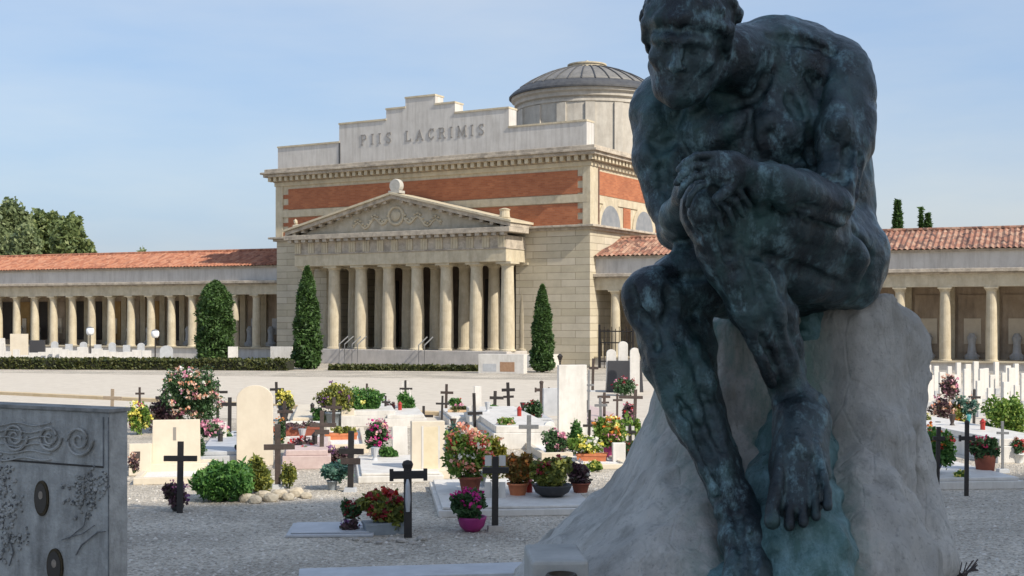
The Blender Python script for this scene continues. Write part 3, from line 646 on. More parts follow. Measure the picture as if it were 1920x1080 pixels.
    def mark(line, r, op, k=.018):
        pts = []
        for (a_, b_) in zip(line, line[1:]):
            for t in np.linspace(0, 1, 5)[:-1]: pts.append((a_[0] + (b_[0] - a_[0]) * t, a_[1] + (b_[1] - a_[1]) * t))
        pts.append(line[-1]); q = []; last = None
        for n_, (x, y) in enumerate(pts):
            d = surf(x, y)
            if d is None or (last and abs(d - last) > .07): continue
            last = d; rr = r * (.45 + .55 * math.sin(math.pi * (n_ + .6) / (len(pts) + .2))) * d / F
            q.append((np.array(P(x, y, d - (rr * .35 if op < 0 else -rr * .25))), rr))
        if len(q) > 1: f.chain(q, k, op)
    CR = [((1408, 205), (1402, 260), (1420, 312)), ((1330, 300), (1390, 322), (1450, 322)), ((1455, 322), (1510, 300), (1532, 262)), ((1512, 235), (1522, 290), (1530, 345)), ((1440, 70), (1500, 75), (1560, 100)),
          ((1470, 90), (1520, 130), (1545, 190)), ((1545, 150), (1556, 230), (1585, 285)), ((1592, 240), (1590, 300), (1582, 350)), ((1536, 392), (1480, 372), (1425, 345)), ((1610, 290), (1616, 340), (1608, 370)),
          ((1212, 235), (1232, 285), (1262, 262)), ((1242, 300), (1248, 350), (1258, 395)), ((1370, 362), (1460, 398), (1560, 428)), ((1395, 462), (1490, 505), (1580, 535)), ((1292, 362), (1290, 405), (1312, 440)),
          ((1345, 445), (1372, 425), (1372, 385)), ((1352, 455), (1400, 570), (1452, 690)), ((1402, 480), (1448, 590), (1478, 690)), ((1555, 402), (1600, 408), (1628, 402)), ((1600, 430), (1630, 480), (1620, 540)),
          ((1184, 535), (1190, 585), (1222, 612)), ((1244, 605), (1262, 575), (1252, 545)), ((1232, 625), (1272, 740), (1335, 870)), ((1285, 635), (1318, 735), (1352, 840)), ((1262, 522), (1340, 520), (1420, 498)),
          ((1474, 850), (1470, 935)), ((1497, 845), (1496, 945)), ((1518, 850), (1522, 940)), ((1538, 850), (1542, 925)), ((1370, 930), (1388, 1000), (1390, 1060)), ((1410, 1000), (1412, 1070)),
          ((1440, 140), (1420, 180), (1380, 200)), ((1480, 180), (1500, 220)), ((1570, 330), (1540, 350), (1520, 340)), ((1340, 335), (1318, 352)), ((1440, 250), (1480, 240))]
    for c_ in CR: mark(c_, 9, -1)
    for c_ in [((1560, 170), (1575, 220), (1578, 262)), ((1225, 205), (1222, 250)), ((1545, 365), (1480, 340), (1430, 322)), ((1370, 500), (1420, 610)), ((1420, 505), (1460, 600)), ((1250, 640), (1290, 740)), ((1305, 655), (1330, 740)), ((1400, 388), (1500, 428), (1570, 450)),
               ((1480, 110), (1535, 135)), ((1380, 225), (1350, 260)), ((1440, 230), (1490, 260)), ((1310, 380), (1318, 410)), ((1600, 460), (1608, 510)), ((1420, 350), (1425, 390)), ((1460, 345), (1470, 385)), ((1490, 790), (1500, 870))]: mark(c_, 17, 1, .03)
    # modelling marks of the clay
    f.noise(.006, .075, 11); f.noise(.0045, .036, 12); f.noise(.0018, .019, 13)
    # toes
    ch_([(1462, 944, 3.43, 24), (1490, 950, 3.42, 23), (1520, 940, 3.43, 22), (1540, 922, 3.44, 20)], .02); ch_([(1490, 900, 3.48, 44), (1495, 930, 3.45, 34)], .03); ch_([(1490, 880, 3.5, 44), (1490, 915, 3.46, 32)], .03); ch_([(1372, 1145, 3.37, 26), (1400, 1150, 3.36, 26), (1440, 1130, 3.38, 22)], .02)
    for i, (x0, x1, ln, r) in enumerate(((1456, 1448, 978, 15), (1482, 1480, 986, 10.5), (1505, 1506, 980, 10), (1526, 1530, 968, 9.5), (1544, 1552, 950, 9))):
        ch_([(1490 + (x0 - 1490) * .6, 820, 3.50, 12), (x0, ln - 58, 3.415, r), (x1, ln - 26, 3.385, r * .85), (x1, ln, 3.37, r * 1.05)], .004)
    for i, (x0, x1, ln, r) in enumerate(((1362, 1352, 1192, 16), (1388, 1382, 1200, 11), (1410, 1408, 1196, 10), (1430, 1434, 1184, 10), (1448, 1456, 1166, 9))):
        ch_([(1400 + (x0 - 1400) * .6, 1040, 3.48, 16), (x0, 1115, 3.38, r), (x1, ln - 26, 3.30, r * .85), (x1, ln, 3.28, r)], .004)
    # hands: the near one laid over the far one on top of the raised knee
    ch_([(1400, 322, 3.41, 24), (1372, 312, 3.395, 27), (1345, 308, 3.385, 27)], .015); ch_([(1398, 332, 3.40, 18), (1360, 330, 3.375, 22), (1338, 326, 3.37, 20)], .015)
    for x0, y0, x1, y1, x2, y2, r in ((1350, 290, 1306, 292, 1272, 318, 7.6), (1346, 306, 1298, 312, 1268, 344, 8), (1342, 322, 1298, 332, 1274, 368, 7.8), (1344, 337, 1308, 351, 1290, 386, 7)):
        ch_([(x0, y0, 3.372, r * 1.15), (x1, y1, 3.345, r * 1.02), ((x1 + x2) / 2 - 4, (y1 + y2) / 2 - 1, 3.337, r * .9), (x2, y2, 3.352, r * .8)], .003)
    ch_([(1380, 335, 3.38, 13), (1362, 358, 3.35, 11.5), (1344, 372, 3.34, 10)], .008)
    ch_([(1296, 348, 3.53, 22), (1312, 338, 3.47, 26), (1335, 345, 3.43, 25)], .015)
    for x0, y0, x1, y1, x2, y2, r in ((1350, 346, 1386, 358, 1406, 386, 7.6), (1346, 358, 1378, 376, 1394, 404, 8), (1338, 368, 1364, 392, 1376, 420, 7.6), (1326, 376, 1346, 402, 1354, 428, 7)):
        ch_([(x0, y0, 3.415, r), (x1, y1, 3.392, r), (x2, y2, 3.405, r * .8)], .003)
    # head in its own axes: fw out of the face, rt to the statue's right (viewer's left), up
    fw = Vector((-.34, -.86, -.40)).normalized(); rt = Vector((-1, .0, 0)); rt = (rt - fw * rt.dot(fw)).normalized(); up = fw.cross(rt).normalized()
    if up.z < 0: up = -up
    C0 = P(1290, 76, 3.70); S = .325        # head height
    HM = [list(rt), list(fw), list(up)]
    def hp(x, y, z): return C0 + (rt * x + fw * y + up * z) * S
    def he(x, y, z, rx, ry, rz, k=.012, op=1): f.ell(hp(x, y, z), [rx * S, ry * S, rz * S], HM, k * 1.0, op)
    def hc(pts, k=.01, op=1): f.chain([(np.array(hp(*p[:3])), p[3] * S) for p in pts], k, op)
    he(0, -.08, .12, .355, .44, .40, .02); he(0, .10, -.08, .29, .30, .40, .03); he(0, .20, -.34, .19, .19, .17, .04)     # skull, face, jaw
    hc([(-.25, .0, -.25, .11), (-.13, .22, -.40, .09), (0, .31, -.43, .10), (.13, .22, -.40, .09), (.25, .0, -.25, .11)], .03)
    hc([(-.22, .30, .07, .055), (-.08, .375, .065, .06), (.08, .375, .065, .06), (.22, .30, .07, .055)], .02)                # brow
    he(-.125, .42, -.005, .085, .08, .055, .02, -1); he(.125, .42, -.005, .085, .08, .055, .02, -1)                            # eye sockets
    he(-.125, .315, -.01, .062, .055, .036, .006); he(.125, .315, -.01, .062, .055, .036, .006)
    hc([(-.185, .325, .018, .016), (-.125, .365, .03, .017), (-.065, .345, .018, .016)], .006); hc([(.185, .325, .018, .016), (.125, .365, .03, .017), (.065, .345, .018, .016)], .006)
    hc([(0, .36, .05, .045), (0, .43, -.05, .045), (0, .485, -.135, .052)], .012); he(-.05, .42, -.15, .04, .045, .034, .01); he(.05, .42, -.15, .04, .045, .034, .01)   # nose
    he(-.2, .26, -.11, .09, .08, .07, .03); he(.2, .26, -.11, .09, .08, .07, .03)                                              # cheekbones
    hc([(-.10, .345, -.262, .018), (-.035, .39, -.248, .024), (0, .39, -.255, .022), (.035, .39, -.248, .024), (.10, .345, -.262, .018)], .006)
    hc([(-.08, .35, -.298, .018), (0, .39, -.305, .030), (.08, .35, -.298, .018)], .006); he(0, .36, -.415, .075, .075, .06, .015)
    for sx in (-1, 1):                                                                                                          # ears
        he(sx * .36, -.03, -.03, .045, .09, .13, .008); he(sx * .41, -.02, -.02, .02, .05, .08, .008, -1)
    # close cropped hair as a thick cap with locks
    he(0, -.10, .18, .40, .47, .385, .008)
    q = random.Random(4)
    for i in range(120):
        a = q.uniform(-2.7, 2.7) + math.pi / 2; e = q.uniform(.1, 1.45); x, y, z = .395 * math.cos(a) * math.cos(e), -.10 + .465 * math.sin(a) * math.cos(e), .18 + .385 * math.sin(e)
        if y > .2 and z < .28: continue
        k = q.uniform(-.5, .5); hc([(x, y, z, .022), (x + .05 * math.cos(k + a), y + .05 * math.sin(k), z - .06, .028), (x + .06 * math.cos(k + a), y + .05 * math.sin(k), z - .12, .016)], .012)
    hc([(-.34, .15, .16, .05), (-.2, .30, .235, .045), (0, .355, .26, .045), (.2, .30, .235, .045), (.34, .15, .16, .05)], .02)
    hc([(-.36, .12, .14, .05), (-.375, .08, .0, .04)], .02); hc([(.36, .12, .14, .05), (.375, .08, .0, .04)], .02)
    return f.mesh('figure')
st = thing('bronze_statue', 'dark bronze statue of a seated nude man with green patina on a stone pedestal', 'statue', P(1420, 1000, 3.9))
def keep(o, parent):
    o.parent = parent; o.location = -parent.location
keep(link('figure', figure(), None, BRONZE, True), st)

def rock_profile(px_tab, dref):
    return [(H - (y - HY) / F * (n + .12), (a - 960) / F * (n + .12), (b - 960) / F * (n + .12), n, fr) for y, a, b, n, fr in px_tab]
def mound(f, tab, k=.05, p=3.0):
    tab = sorted(tab); zs_ = np.array([t[0] for t in tab]); sl, X, Y, Z = f.sub(f.lo, f.lo + f.n * f.vx)
    z = Z.ravel(); g = lambda i: np.interp(z, zs_, [t[i] for t in tab])[None, None, :].astype(np.float32)
    xl, xr, yn, yf = g(1), g(2), g(3), g(4); cx, cy, rx, ry = (xl + xr) / 2, (yn + yf) / 2, (xr - xl) / 2, (yf - yn) / 2
    q = (np.abs((X - cx) / rx) ** p + np.abs((Y - cy) / ry) ** p) ** (1 / p); D = (q - 1) * np.minimum(rx, ry) * .8
    D = np.maximum(D, Z - tab[-1][0]); f.put(sl, D.astype(np.float32), k)
# bronze ground under the feet
f = Field((.25, 3.05, 1.1), (1.15, 4.25, 2.5), .012)
f.chain([(np.array(P(1490, 1015, 3.62)), .15), (np.array(P(1490, 780, 4.02)), .13)], .05); f.chain([(np.array(P(1400, 1190, 3.56)), .20), (np.array(P(1400, 1100, 3.9)), .22)], .05)
f.ell(P(1390, 1130, 3.75), (.24, .34, .16), None, .06); f.ell(P(1500, 1075, 3.6), (.13, .25, .14), None, .05); f.chain([(np.array(P(1470, 560, 4.12)), .12), (np.array(P(1540, 640, 4.08)), .11), (np.array(P(1545, 760, 4.08)), .08)], .05)
f.ell(P(1508, 1052, 3.50), (.11, .14, .15), None, .05); f.noise(.025, .14, 5); f.noise(.014, .05, 6); f.noise(.005, .025, 7)
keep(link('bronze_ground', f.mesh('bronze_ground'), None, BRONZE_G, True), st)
# stone pedestal
PED = bpy.data.materials.new('pedestal_stone'); PED.use_nodes = True
def ped_nodes():
    t = PED.node_tree; N = t.nodes; L = t.links; b = N['Principled BSDF']; b.inputs['Roughness'].default_value = .9
    tc = N.new('ShaderNodeTexCoord')
    def nz(sc, det, st=(1, 1, 1), ro=.65):
        mp = N.new('ShaderNodeMapping'); mp.inputs['Scale'].default_value = st; L.new(tc.outputs['Object'], mp.inputs[0])
        n = N.new('ShaderNodeTexNoise'); n.inputs['Scale'].default_value = sc; n.inputs['Detail'].default_value = det; n.inputs['Roughness'].default_value = ro; L.new(mp.outputs[0], n.inputs['Vector']); return n.outputs['Fac']
    def mr(x, a, c, lo=0, hi=1):
        m = N.new('ShaderNodeMapRange'); m.inputs[1].default_value = a; m.inputs[2].default_value = c; m.inputs[3].default_value = lo; m.inputs[4].default_value = hi; L.new(x, m.inputs[0]); return m.outputs[0]
    def mix(fac, a, c):
        mx = N.new('ShaderNodeMix'); mx.data_type = 'RGBA'; L.new(fac, mx.inputs[0])
        if isinstance(a, tuple): mx.inputs[6].default_value = (*a, 1)
        else: L.new(a, mx.inputs[6])
        mx.inputs[7].default_value = (*c, 1); return mx.outputs[2]
    c = mix(mr(nz(4, 10), .35, .65), (.52, .50, .46), (.74, .71, .65))
    c = mix(mr(nz(6, 10, (1.6, 1.6, .18), .7), .5, .72, 0, .8), c, (.24, .23, .20))
    # copper run-off below the bronze: a patch with its own ragged shape
    sp = N.new('ShaderNodeSeparateXYZ'); L.new(tc.outputs['Object'], sp.inputs[0])
    def mul(a, b_):
        m = N.new('ShaderNodeMath'); m.operation = 'MULTIPLY'; L.new(a, m.inputs[0]); L.new(b_, m.inputs[1]); return m.outputs[0]
    xa = mr(sp.outputs[0], .42, .62); xb = mr(sp.outputs[0], 1.06, .90)
    g = mul(mul(xa, xb), mr(nz(5, 9, (1.4, 1.4, .35), .7), .42, .60, .0, .9))
    c = mix(mr(nz(60, 4), .56, .70, 0, .5), c, (.24, .23, .21)); c = mix(mr(nz(2.2, 8), .5, .66, 0, .6), c, (.34, .31, .26))
    c = mix(g, c, (.10, .23, .19))
    L.new(c, b.inputs['Base Color'])
    vo = N.new('ShaderNodeTexVoronoi'); vo.feature = 'DISTANCE_TO_EDGE'; vo.inputs['Scale'].default_value = 9; mpv = N.new('ShaderNodeMapping'); mpv.inputs['Scale'].default_value = (1.3, 1.3, .45); L.new(tc.outputs['Object'], mpv.inputs[0]); L.new(mpv.outputs[0], vo.inputs['Vector'])
    ad = N.new('ShaderNodeMath'); ad.operation = 'MULTIPLY_ADD'; L.new(mr(vo.outputs['Distance'], 0, .06, -.25, 0), ad.inputs[0]); ad.inputs[1].default_value = .6; L.new(nz(24, 10, (1, 1, .5), .75), ad.inputs[2])
    bp = N.new('ShaderNodeBump'); bp.inputs['Strength'].default_value = 1; bp.inputs['Distance'].default_value = .03; L.new(ad.outputs[0], bp.inputs['Height']); L.new(bp.outputs[0], b.inputs['Normal'])
ped_nodes()
f = Field((-.35, 3.0, .0), (2.0, 5.1, 2.52), .015)
dr = 4.15
tab = [(572, 1480, 1676, 4.0, 4.6), (582, 1440, 1708, 3.98, 4.65), (598, 1330, 1734, 3.96, 4.7), (625, 1296, 1742, 3.95, 4.75), (700, 1284, 1741, 3.93, 4.8), (800, 1262, 1736, 3.86, 4.8), (870, 1236, 1730, 3.78, 4.8), (930, 1206, 1740, 3.70, 4.82), (1000, 1160, 1760, 3.60, 4.85), (1080, 1076, 1796, 3.50, 4.9), (1180, 980, 1830, 3.42, 4.95), (2200, 900, 1850, 3.35, 5.0), (2300, 900, 1850, 3.35, 5.0)]
mound(f, rock_profile(tab, dr), .03, 4.2)
# hollow in front of the seat where the legs hang, and drapery-like ridges
f.chain([(np.array(P(1420, 640, 3.72)), .17), (np.array(P(1440, 800, 3.62)), .17), (np.array(P(1440, 960, 3.42)), .15)], .12, -1)
f.chain([(np.array(P(1530, 620, 3.86)), .10), (np.array(P(1530, 900, 3.70)), .12)], .08, -1)
f.chain([(np.array(P(1612, 620, 4.02)), .09), (np.array(P(1622, 820, 3.93)), .10), (np.array(P(1600, 1000, 3.72)), .12), (np.array(P(1560, 1140, 3.55)), .14)], .08)
f.chain([(np.array(P(1700, 640, 4.12)), .04), (np.array(P(1700, 860, 4.08)), .06), (np.array(P(1740, 1050, 3.95)), .10)], .06)
f.noise(.022, .22, 21, (1, 1, 3)); f.noise(.016, .08, 22, (1, 1, 2.4)); f.noise(.010, .05, 23, (1, 1, 1.6)); f.noise(.008, .034, 24)
pd = thing('stone_pedestal', 'pale rough stone pedestal flaring to the ground beneath the bronze statue', 'pedestal', P(1440, 1000, 4.15) * 1)
pd.location.z = 0
me = f.mesh('rock')
keep(link('rock', me, None, PED, True), pd)
# carved base block with a round bronze vase holder
bx = thing('base_block', 'low stone block with a dark round bronze vase in it left of the pedestal', 'stone block', G(1065, 1500) * 1, R(4))
bx.location = (P(1045, 1060, 3.36).x, 3.36, 0); zt_ = P(1045, 1046, 3.36).z
m = MB().box(-.078, .085, -.05, .22, 0, zt_, t=.006); m.build('block', mat('base_block_stone', (.30, .30, .28), .9, (.46, .45, .42), 6, .3, 25), bx, bevel=.01)
MB().lathe(0, -.10, [(.03, zt_ - .16), (.05, zt_ - .11), (.056, zt_ - .07), (.052, zt_ - .045), (.038, zt_ - .022), (.034, zt_ - .022), (.02, zt_ - .05)], 24, cap=False).build('vase_holder', mat('old_bronze', (.03, .02, .012), .5, (.06, .04, .02), 20, metal=.4), bx, smooth=True)
MB().box(-.02, .02, -.06, -.045, zt_ - .15, zt_ - .06).build('bracket', IRON, bx)
# ------------------------------------------------------------ unseen shade caster added behind the camera, sized to shade the foreground
hl = thing('shade_caster_hall', 'added unseen hall block behind the viewpoint, shading the foreground', 'shade caster', (33, -14.7, 0), math.atan2(3.1, 12.3))
MB().box(-14.8, 15, -12, 0, 0, 40).build('wall', ATTIC, hl)
MB().box(-15.1, 15.3, -12.4, .4, 39.4, 40.01).build('cornice', STONE_D, hl)
for i in range(5):
    x = -12 + 6 * i
    fr = MB().prism_x([(0, 0)] * 0 + [(0, 0), (1, 0), (1, 1)], 0, .01) if 0 else MB()
    fr.prism([(x - 1.6, 5)] + [(x + 1.6, 5)] + [(x + 1.6 * math.cos(a), 12 + 1.6 * math.sin(a)) for a in [math.pi * k / 12 for k in range(13)]], .002, .12)
    f_ = fr.build('window', STONE, hl); MB().prism([(x - 1.3, 5.3)] + [(x + 1.3, 5.3)] + [(x + 1.3 * math.cos(a), 12 + 1.3 * math.sin(a)) for a in [math.pi * k / 12 for k in range(13)]], .1, .14).build('pane', mat('dusty_pane', (.1, .1, .1)), f_)

# ------------------------------------------------------------ foliage
def leaf_mesh(name, P_, s, m, parent=None, seed=0, up=.3, aspect=1.6):
    q = np.random.default_rng(seed); P_ = np.asarray(P_, float); n = len(P_)
    if n == 0: return None
    a = q.normal(size=(n, 3)); a[:, 2] += up; a /= np.linalg.norm(a, axis=1)[:, None]; b = q.normal(size=(n, 3)); b -= (b * a).sum(1)[:, None] * a; b /= np.linalg.norm(b, axis=1)[:, None]; c = np.cross(a, b)
    sz = (s * (.6 + .8 * q.random(n)))[:, None]
    V = np.stack([P_ - b * sz * .5 * aspect, P_ + c * sz * .5, P_ + b * sz * .5 * aspect, P_ - c * sz * .5], 1).reshape(-1, 3)
    me = bpy.data.meshes.new(name); me.from_pydata(V.tolist(), [], (np.arange(n * 4).reshape(-1, 4)).tolist())
    return link(name, me, parent, m)
def blob(q, n, c, r, shell=.55):        # points in an uneven ellipsoid, mostly near its surface
    v = q.normal(size=(n, 3)); v /= np.linalg.norm(v, axis=1)[:, None]; t = shell + (1 - shell) * q.random(n); t[q.random(n) < .25] *= q.random()
    w = 1 + .25 * np.sin(v[:, 0] * 5 + c[0] * 9) * np.sin(v[:, 2] * 4 + c[1] * 7)
    return np.array(c) + v * (t * w)[:, None] * np.array(r)
LEAF = {k: palette('leaf_' + k, v) for k, v in {
    'green': [(0.03, 0.105, 0.022), (0.075, 0.195, 0.038), (0.15, 0.3, 0.06)], 'dark': [(0.022, 0.063, 0.025), (0.054, 0.117, 0.036), (0.09, 0.162, 0.063)], 'olive': [(0.078, 0.104, 0.026), (0.182, 0.208, 0.039), (0.364, 0.351, 0.065)],
    'lime': [(.06, .14, .02), (.16, .28, .04), (.30, .38, .08)], 'blue': [(0.045, 0.135, 0.105), (0.105, 0.225, 0.165), (0.21, 0.33, 0.255)], 'yellow': [(.20, .20, .03), (.35, .30, .04), (.12, .16, .03)],
    'plum': [(0.064, 0.032, 0.048), (0.16, 0.08, 0.096), (0.08, 0.096, 0.048)], 'autumn': [(.12, .12, .03), (.30, .20, .04), (.35, .12, .03), (.08, .12, .03)],
    'cypress': [(.03, .06, .02), (.06, .125, .03), (.11, .20, .05)], 'hedge': [(.03, .045, .012), (.07, .085, .02), (.12, .12, .03)], 'tree': [(.09, .13, .05), (.15, .20, .07), (.25, .29, .10)], 'tree2': [(.11, .15, .07), (.18, .23, .10), (.28, .32, .15)]}.items()}
PET = {k: palette('petal_' + k, v, .5) for k, v in {
    'pink': [(.75, .25, .38), (.85, .45, .52), (.60, .15, .30)], 'magenta': [(.60, .02, .20), (.75, .04, .30), (.45, .02, .25)], 'peach': [(.80, .42, .28), (.85, .62, .48), (.75, .30, .15), (.85, .75, .62)], 'red': [(.45, .02, .02), (.60, .05, .04), (.30, .01, .02)],
    'yellow': [(.85, .75, .10), (.90, .85, .30), (.75, .60, .05)], 'white': [(.85, .83, .78), (.80, .75, .62), (.88, .86, .84)], 'orange': [(.75, .22, .04), (.80, .35, .06), (.65, .12, .03)], 'purple': [(.14, .05, .18), (.25, .10, .28), (.35, .2, .35)],
    'salmon': [(.80, .30, .22), (.85, .50, .40), (.70, .14, .08), (.85, .65, .35)], 'darkred': [(.22, .01, .02), (.35, .03, .04), (.14, .01, .02)], 'rainbow': [(.8, .2, .4), (.85, .7, .1), (.85, .8, .75), (.6, .05, .3)], 'crimson': [(.35, .01, .06), (.55, .03, .14), (.25, .01, .05)]}.items()}
def pot_mat(c): return mat('glazed_pot_%d_%d_%d' % tuple(int(k * 99) for k in c), c, .5, tuple(min(1, k * 1.25 + .01) for k in c), 12)

seedc = [100]
def plant(name, label, cat, x0, x1, ytop, ybase, leaf, petals=(), pot=None, pd=None, group=None, dens=1.0, base=None, spiky=False, lift=0, leafs=.042):
    """x0..x1, ytop..ybase: where it shows in the photo; pot: (kind, material, x0, x1, top row)"""
    seedc[0] += 1; q = np.random.default_rng(seedc[0]); g = G((x0 + x1) / 2, base or ybase); d = g.y; s = d / F
    root = thing(name, label, cat, (g.x, g.y, lift), random.Random(seedc[0]).uniform(-.3, .3), group)
    zt = max(.12, (H - (ytop - HY) * s) - lift); zb = max(.0, (H - (ybase - HY) * s) - lift); wd = (x1 - x0) * s
    if pot:
        kind, pm, a, b, yt = pot; pw = (b - a) * s / 2; pt = max(.06, (H - (yt - HY) * s) - lift); ox = ((a + b) / 2 - (x0 + x1) / 2) * s; m = MB()
        if kind == 'round':
            m.lathe(ox, 0, [(pw * .68, 0), (pw * .9, pt * .86), (pw, pt * .86), (pw, pt), (pw * .88, pt), (pw * .85, pt * .8)], 18, cap=False); m.lathe(ox, 0, [(pw * .6, .003), (pw * .68, .003)], 18)
        elif kind == 'bowl': m.lathe(ox, 0, [(pw * .5, 0), (pw * .85, pt * .35), (pw, pt * .85), (pw * 1.04, pt), (pw * .9, pt), (pw * .85, pt * .8)], 20)
        elif kind == 'vase': m.lathe(ox, 0, [(pw * .55, 0), (pw * .7, pt * .1), (pw * .5, pt * .2), (pw * .8, pt * .7), (pw, pt), (pw * .8, pt), (pw * .7, pt * .9)], 16)
        else:
            m.add(*(lambda hw, hd, t: ([(-hw + ox, -hd, 0), (hw + ox, -hd, 0), (hw + ox, hd, 0), (-hw + ox, hd, 0), (-hw * 1.06 + ox, -hd * 1.15, t), (hw * 1.06 + ox, -hd * 1.15, t), (hw * 1.06 + ox, hd * 1.15, t), (-hw * 1.06 + ox, hd * 1.15, t)], [(3, 2, 1, 0), (4, 5, 6, 7), (0, 1, 5, 4), (1, 2, 6, 5), (2, 3, 7, 6), (3, 0, 4, 7)]))(pw, min(.12, pw * .5), pt))
            m.box(-pw * 1.09 + ox, pw * 1.09 + ox, -min(.12, pw * .5) * 1.2, min(.12, pw * .5) * 1.2, pt * .82, pt + .004)
        m.build('pot' if kind != 'vase' else 'vase', pm, root, smooth=kind != 'trough')
        MB().lathe(ox, 0, [(pw * .84, pt - .03), (pw * .84, pt - .02)], 14).build('soil', SOIL, root) if kind in ('round', 'bowl') else None
        zb = max(zb, pt * .75)
    h = zt - zb; n_ = max(3, int(wd / .09)); pts = []
    fo = []
    k = max(5, int(10 * dens))
    for i in range(k):                  # several shoots, each ending in a clump
        c = ((q.random() - .5) * wd * .62, (q.random() - .5) * wd * .5, zb + h * (.30 + .42 * q.random()))
        r = (wd * (.16 + .14 * q.random()), wd * .2, h * (.20 + .16 * q.random()))
        fo.append(blob(q, int((85 if spiky else 100) * dens * (1 + wd)), c, r)); pts.append(c)
    fo.append(blob(q, int(130 * dens), (0, 0, zb + h * .4), (wd * .42, wd * .35, h * .42), .3))
    L_ = np.concatenate(fo); L_[:, 2] = np.maximum(L_[:, 2], .01)
    leaf_mesh('foliage', L_, min(leafs, wd * .12), LEAF[leaf], root, seedc[0], .5, 3.2 if spiky else 1.6)
    m = MB()
    for c in pts[:7]: m.tube([(c[0] * .2, c[1] * .2, max(0, zb - .02)), (c[0] * .7, c[1] * .7, (zb + c[2]) / 2), c], .006, 5)
    m.build('stems', mat('plant_stem', (.06, .08, .03), .8), root)
    for pc, cnt in petals:              # each bloom is a tuft of petals on the outside of the clump
        cs = blob(q, int(cnt * 1.7), (0, 0, zb + h * .58), (wd * .45, wd * .38, h * .44), .85); cs = cs[cs[:, 2] > zb + h * .12]
        pp = (cs[:, None, :] + q.normal(size=(len(cs), 9, 3)) * np.array([.018, .018, .014]) * max(.6, min(1.6, wd / .35))).reshape(-1, 3)
        leaf_mesh('blossoms', pp, .030 * max(.7, min(1.5, wd / .35)), PET[pc], root, seedc[0] + 7, .2, 1.1)
    return root

KBM = mat('concrete_foot', (.34, .31, .27), .9, (.46, .42, .37), 12, .2, 40)
# ------------------------------------------------------------ iron crosses
def cross(label, x, ytop, ybase, xa, xb, yarm, m=IRON, thick=9, rz=5, finial=False, panels=None, rod=False, label_plate=False, tilt=0, double=False):
    g = G(x, ybase); s = g.y / F; o = thing('grave_cross', label, 'cross', g, R(rz), 'small dark crosses on the graves')
    q_ = random.Random(int(x * 7)); o.rotation_euler.y = R(tilt + q_.uniform(-2.2, 2.2)); o.rotation_euler.x = R(q_.uniform(-2.5, 2.5)); rz += q_.uniform(-9, 9); o.rotation_euler.z = R(rz)
    if q_.random() < .6: MB().box(-.09, .09, -.07, .07, -.02, .06, t=.012).build('foot_block', GREY_M if q_.random() < .5 else KBM, o, bevel=.006)
    h = (ybase - ytop) * s; za = (ybase - yarm) * s; t = thick * s / 2; al, ar = (xa - x) * s / math.cos(R(rz)), (xb - x) * s / math.cos(R(rz))
    mb = MB(); mb.box(-t, t, -t * .45, t * .45, -.05, h); 
    if finial: mb.lathe(0, 0, [(t * 1.15, h - t * 1.6), (t * 1.45, h - t * .6), (t * 1.1, h + t * .2), (t * .3, h + t * .5)], 8, sy=.5)
    mb.build('upright', m, o, bevel=.003)
    mb = MB(); mb.box(al, ar, -t * .45 - .004, t * .45 + .004, za - t * .95, za + t * .95)
    if finial:
        for xx in (al, ar): mb.box(xx - t * .5, xx + t * .5, -t * .5, t * .5, za - t * 1.5, za + t * 1.5)
    mb.build('crossarm', m, o, bevel=.003)
    if double: MB().box(al * .8, ar * .8, -t * .5, t * .5, za - t * 5, za - t * 3.6).build('name_bar', m, o)
    if panels:
        for sx in (-1, 1):
            for (z0, z1) in panels:
                MB().box(sx * t * 1.15 if sx > 0 else -t * 1.15 - 2.1 * t, t * 1.15 + 2.1 * t if sx > 0 else -t * 1.15, .003, .008, za + z0 * s, za + z1 * s).build('white_plate', WHITE_M, o)
    if rod: MB().lathe(0, -t * .6, [(t * .5, za * .42), (t * .75, za * .6), (t * .6, za * .85), (t * .3, za - t)], 8).build('white_figure', mat('aluminium', (.55, .56, .58), .35, metal=.6), o)
    if label_plate: MB().box(-t * 3.4, t * 3.4, -t * .7, -t * .45, za - t * 4.4, za - t * 2.2).build('name_plate', RUSTIRON, o)
    return o
cross('black iron cross alone at the left with mauve flowers at its foot', 337, 828, 962, 306, 368, 860, thick=11)
cross('brown weathered cross beside the clipped green junipers', 521, 795, 916, 496, 552, 838, RUSTIRON, 11)
cross('dark cross with thick arms behind the blue-green plant', 657, 808, 922, 634, 681, 846, IRON, 11, 3, label_plate=True)
cross('heavy black cross with a pale metal figure on its shaft, above the red flower trough', 765, 866, 1008, 735, 798, 890, IRON, 15, 2, True, rod=True)
cross('black cross with white plates in its corners, nearest to the pedestal foot', 928, 856, 995, 904, 953, 882, IRON, 12, 0, panels=((-52, -22), (8, 28)))
cross('thin dark cross just left of the round-topped headstone', 430, 745, 832, 415, 444, 758, IRON, 7)
cross('black cross with four white plates behind the tall rose bush', 408, 716, 790, 393, 426, 735, IRON, 5, panels=((-24, -6), (5, 17)))
cross('pale wooden cross rising behind the corner of the big grey headstone', 210, 729, 775, 193, 228, 746, mat('pale_wood', (.26, .2, .14), .8, (.36, .28, .2), 20), 6)
cross('dark cross with a white metal figure between rose bush and yellow flowers', 307, 728, 792, 291, 323, 746, IRON, 6, rod=True)
cross('small dark cross by the yellow chrysanthemums', 519, 716, 765, 507, 533, 730, IRON, 5)
cross('brown cross above the long dark red flower trough', 533, 752, 838, 520, 549, 772, RUSTIRON, 6)
cross('brown cross with short thick arms between the red trough and the orange planter', 603, 770, 872, 582, 629, 797, RUSTIRON, 8, label_plate=True)
cross('dark cross under the olive and plum bush', 625, 745, 812, 610, 640, 764, RUSTIRON, 6)
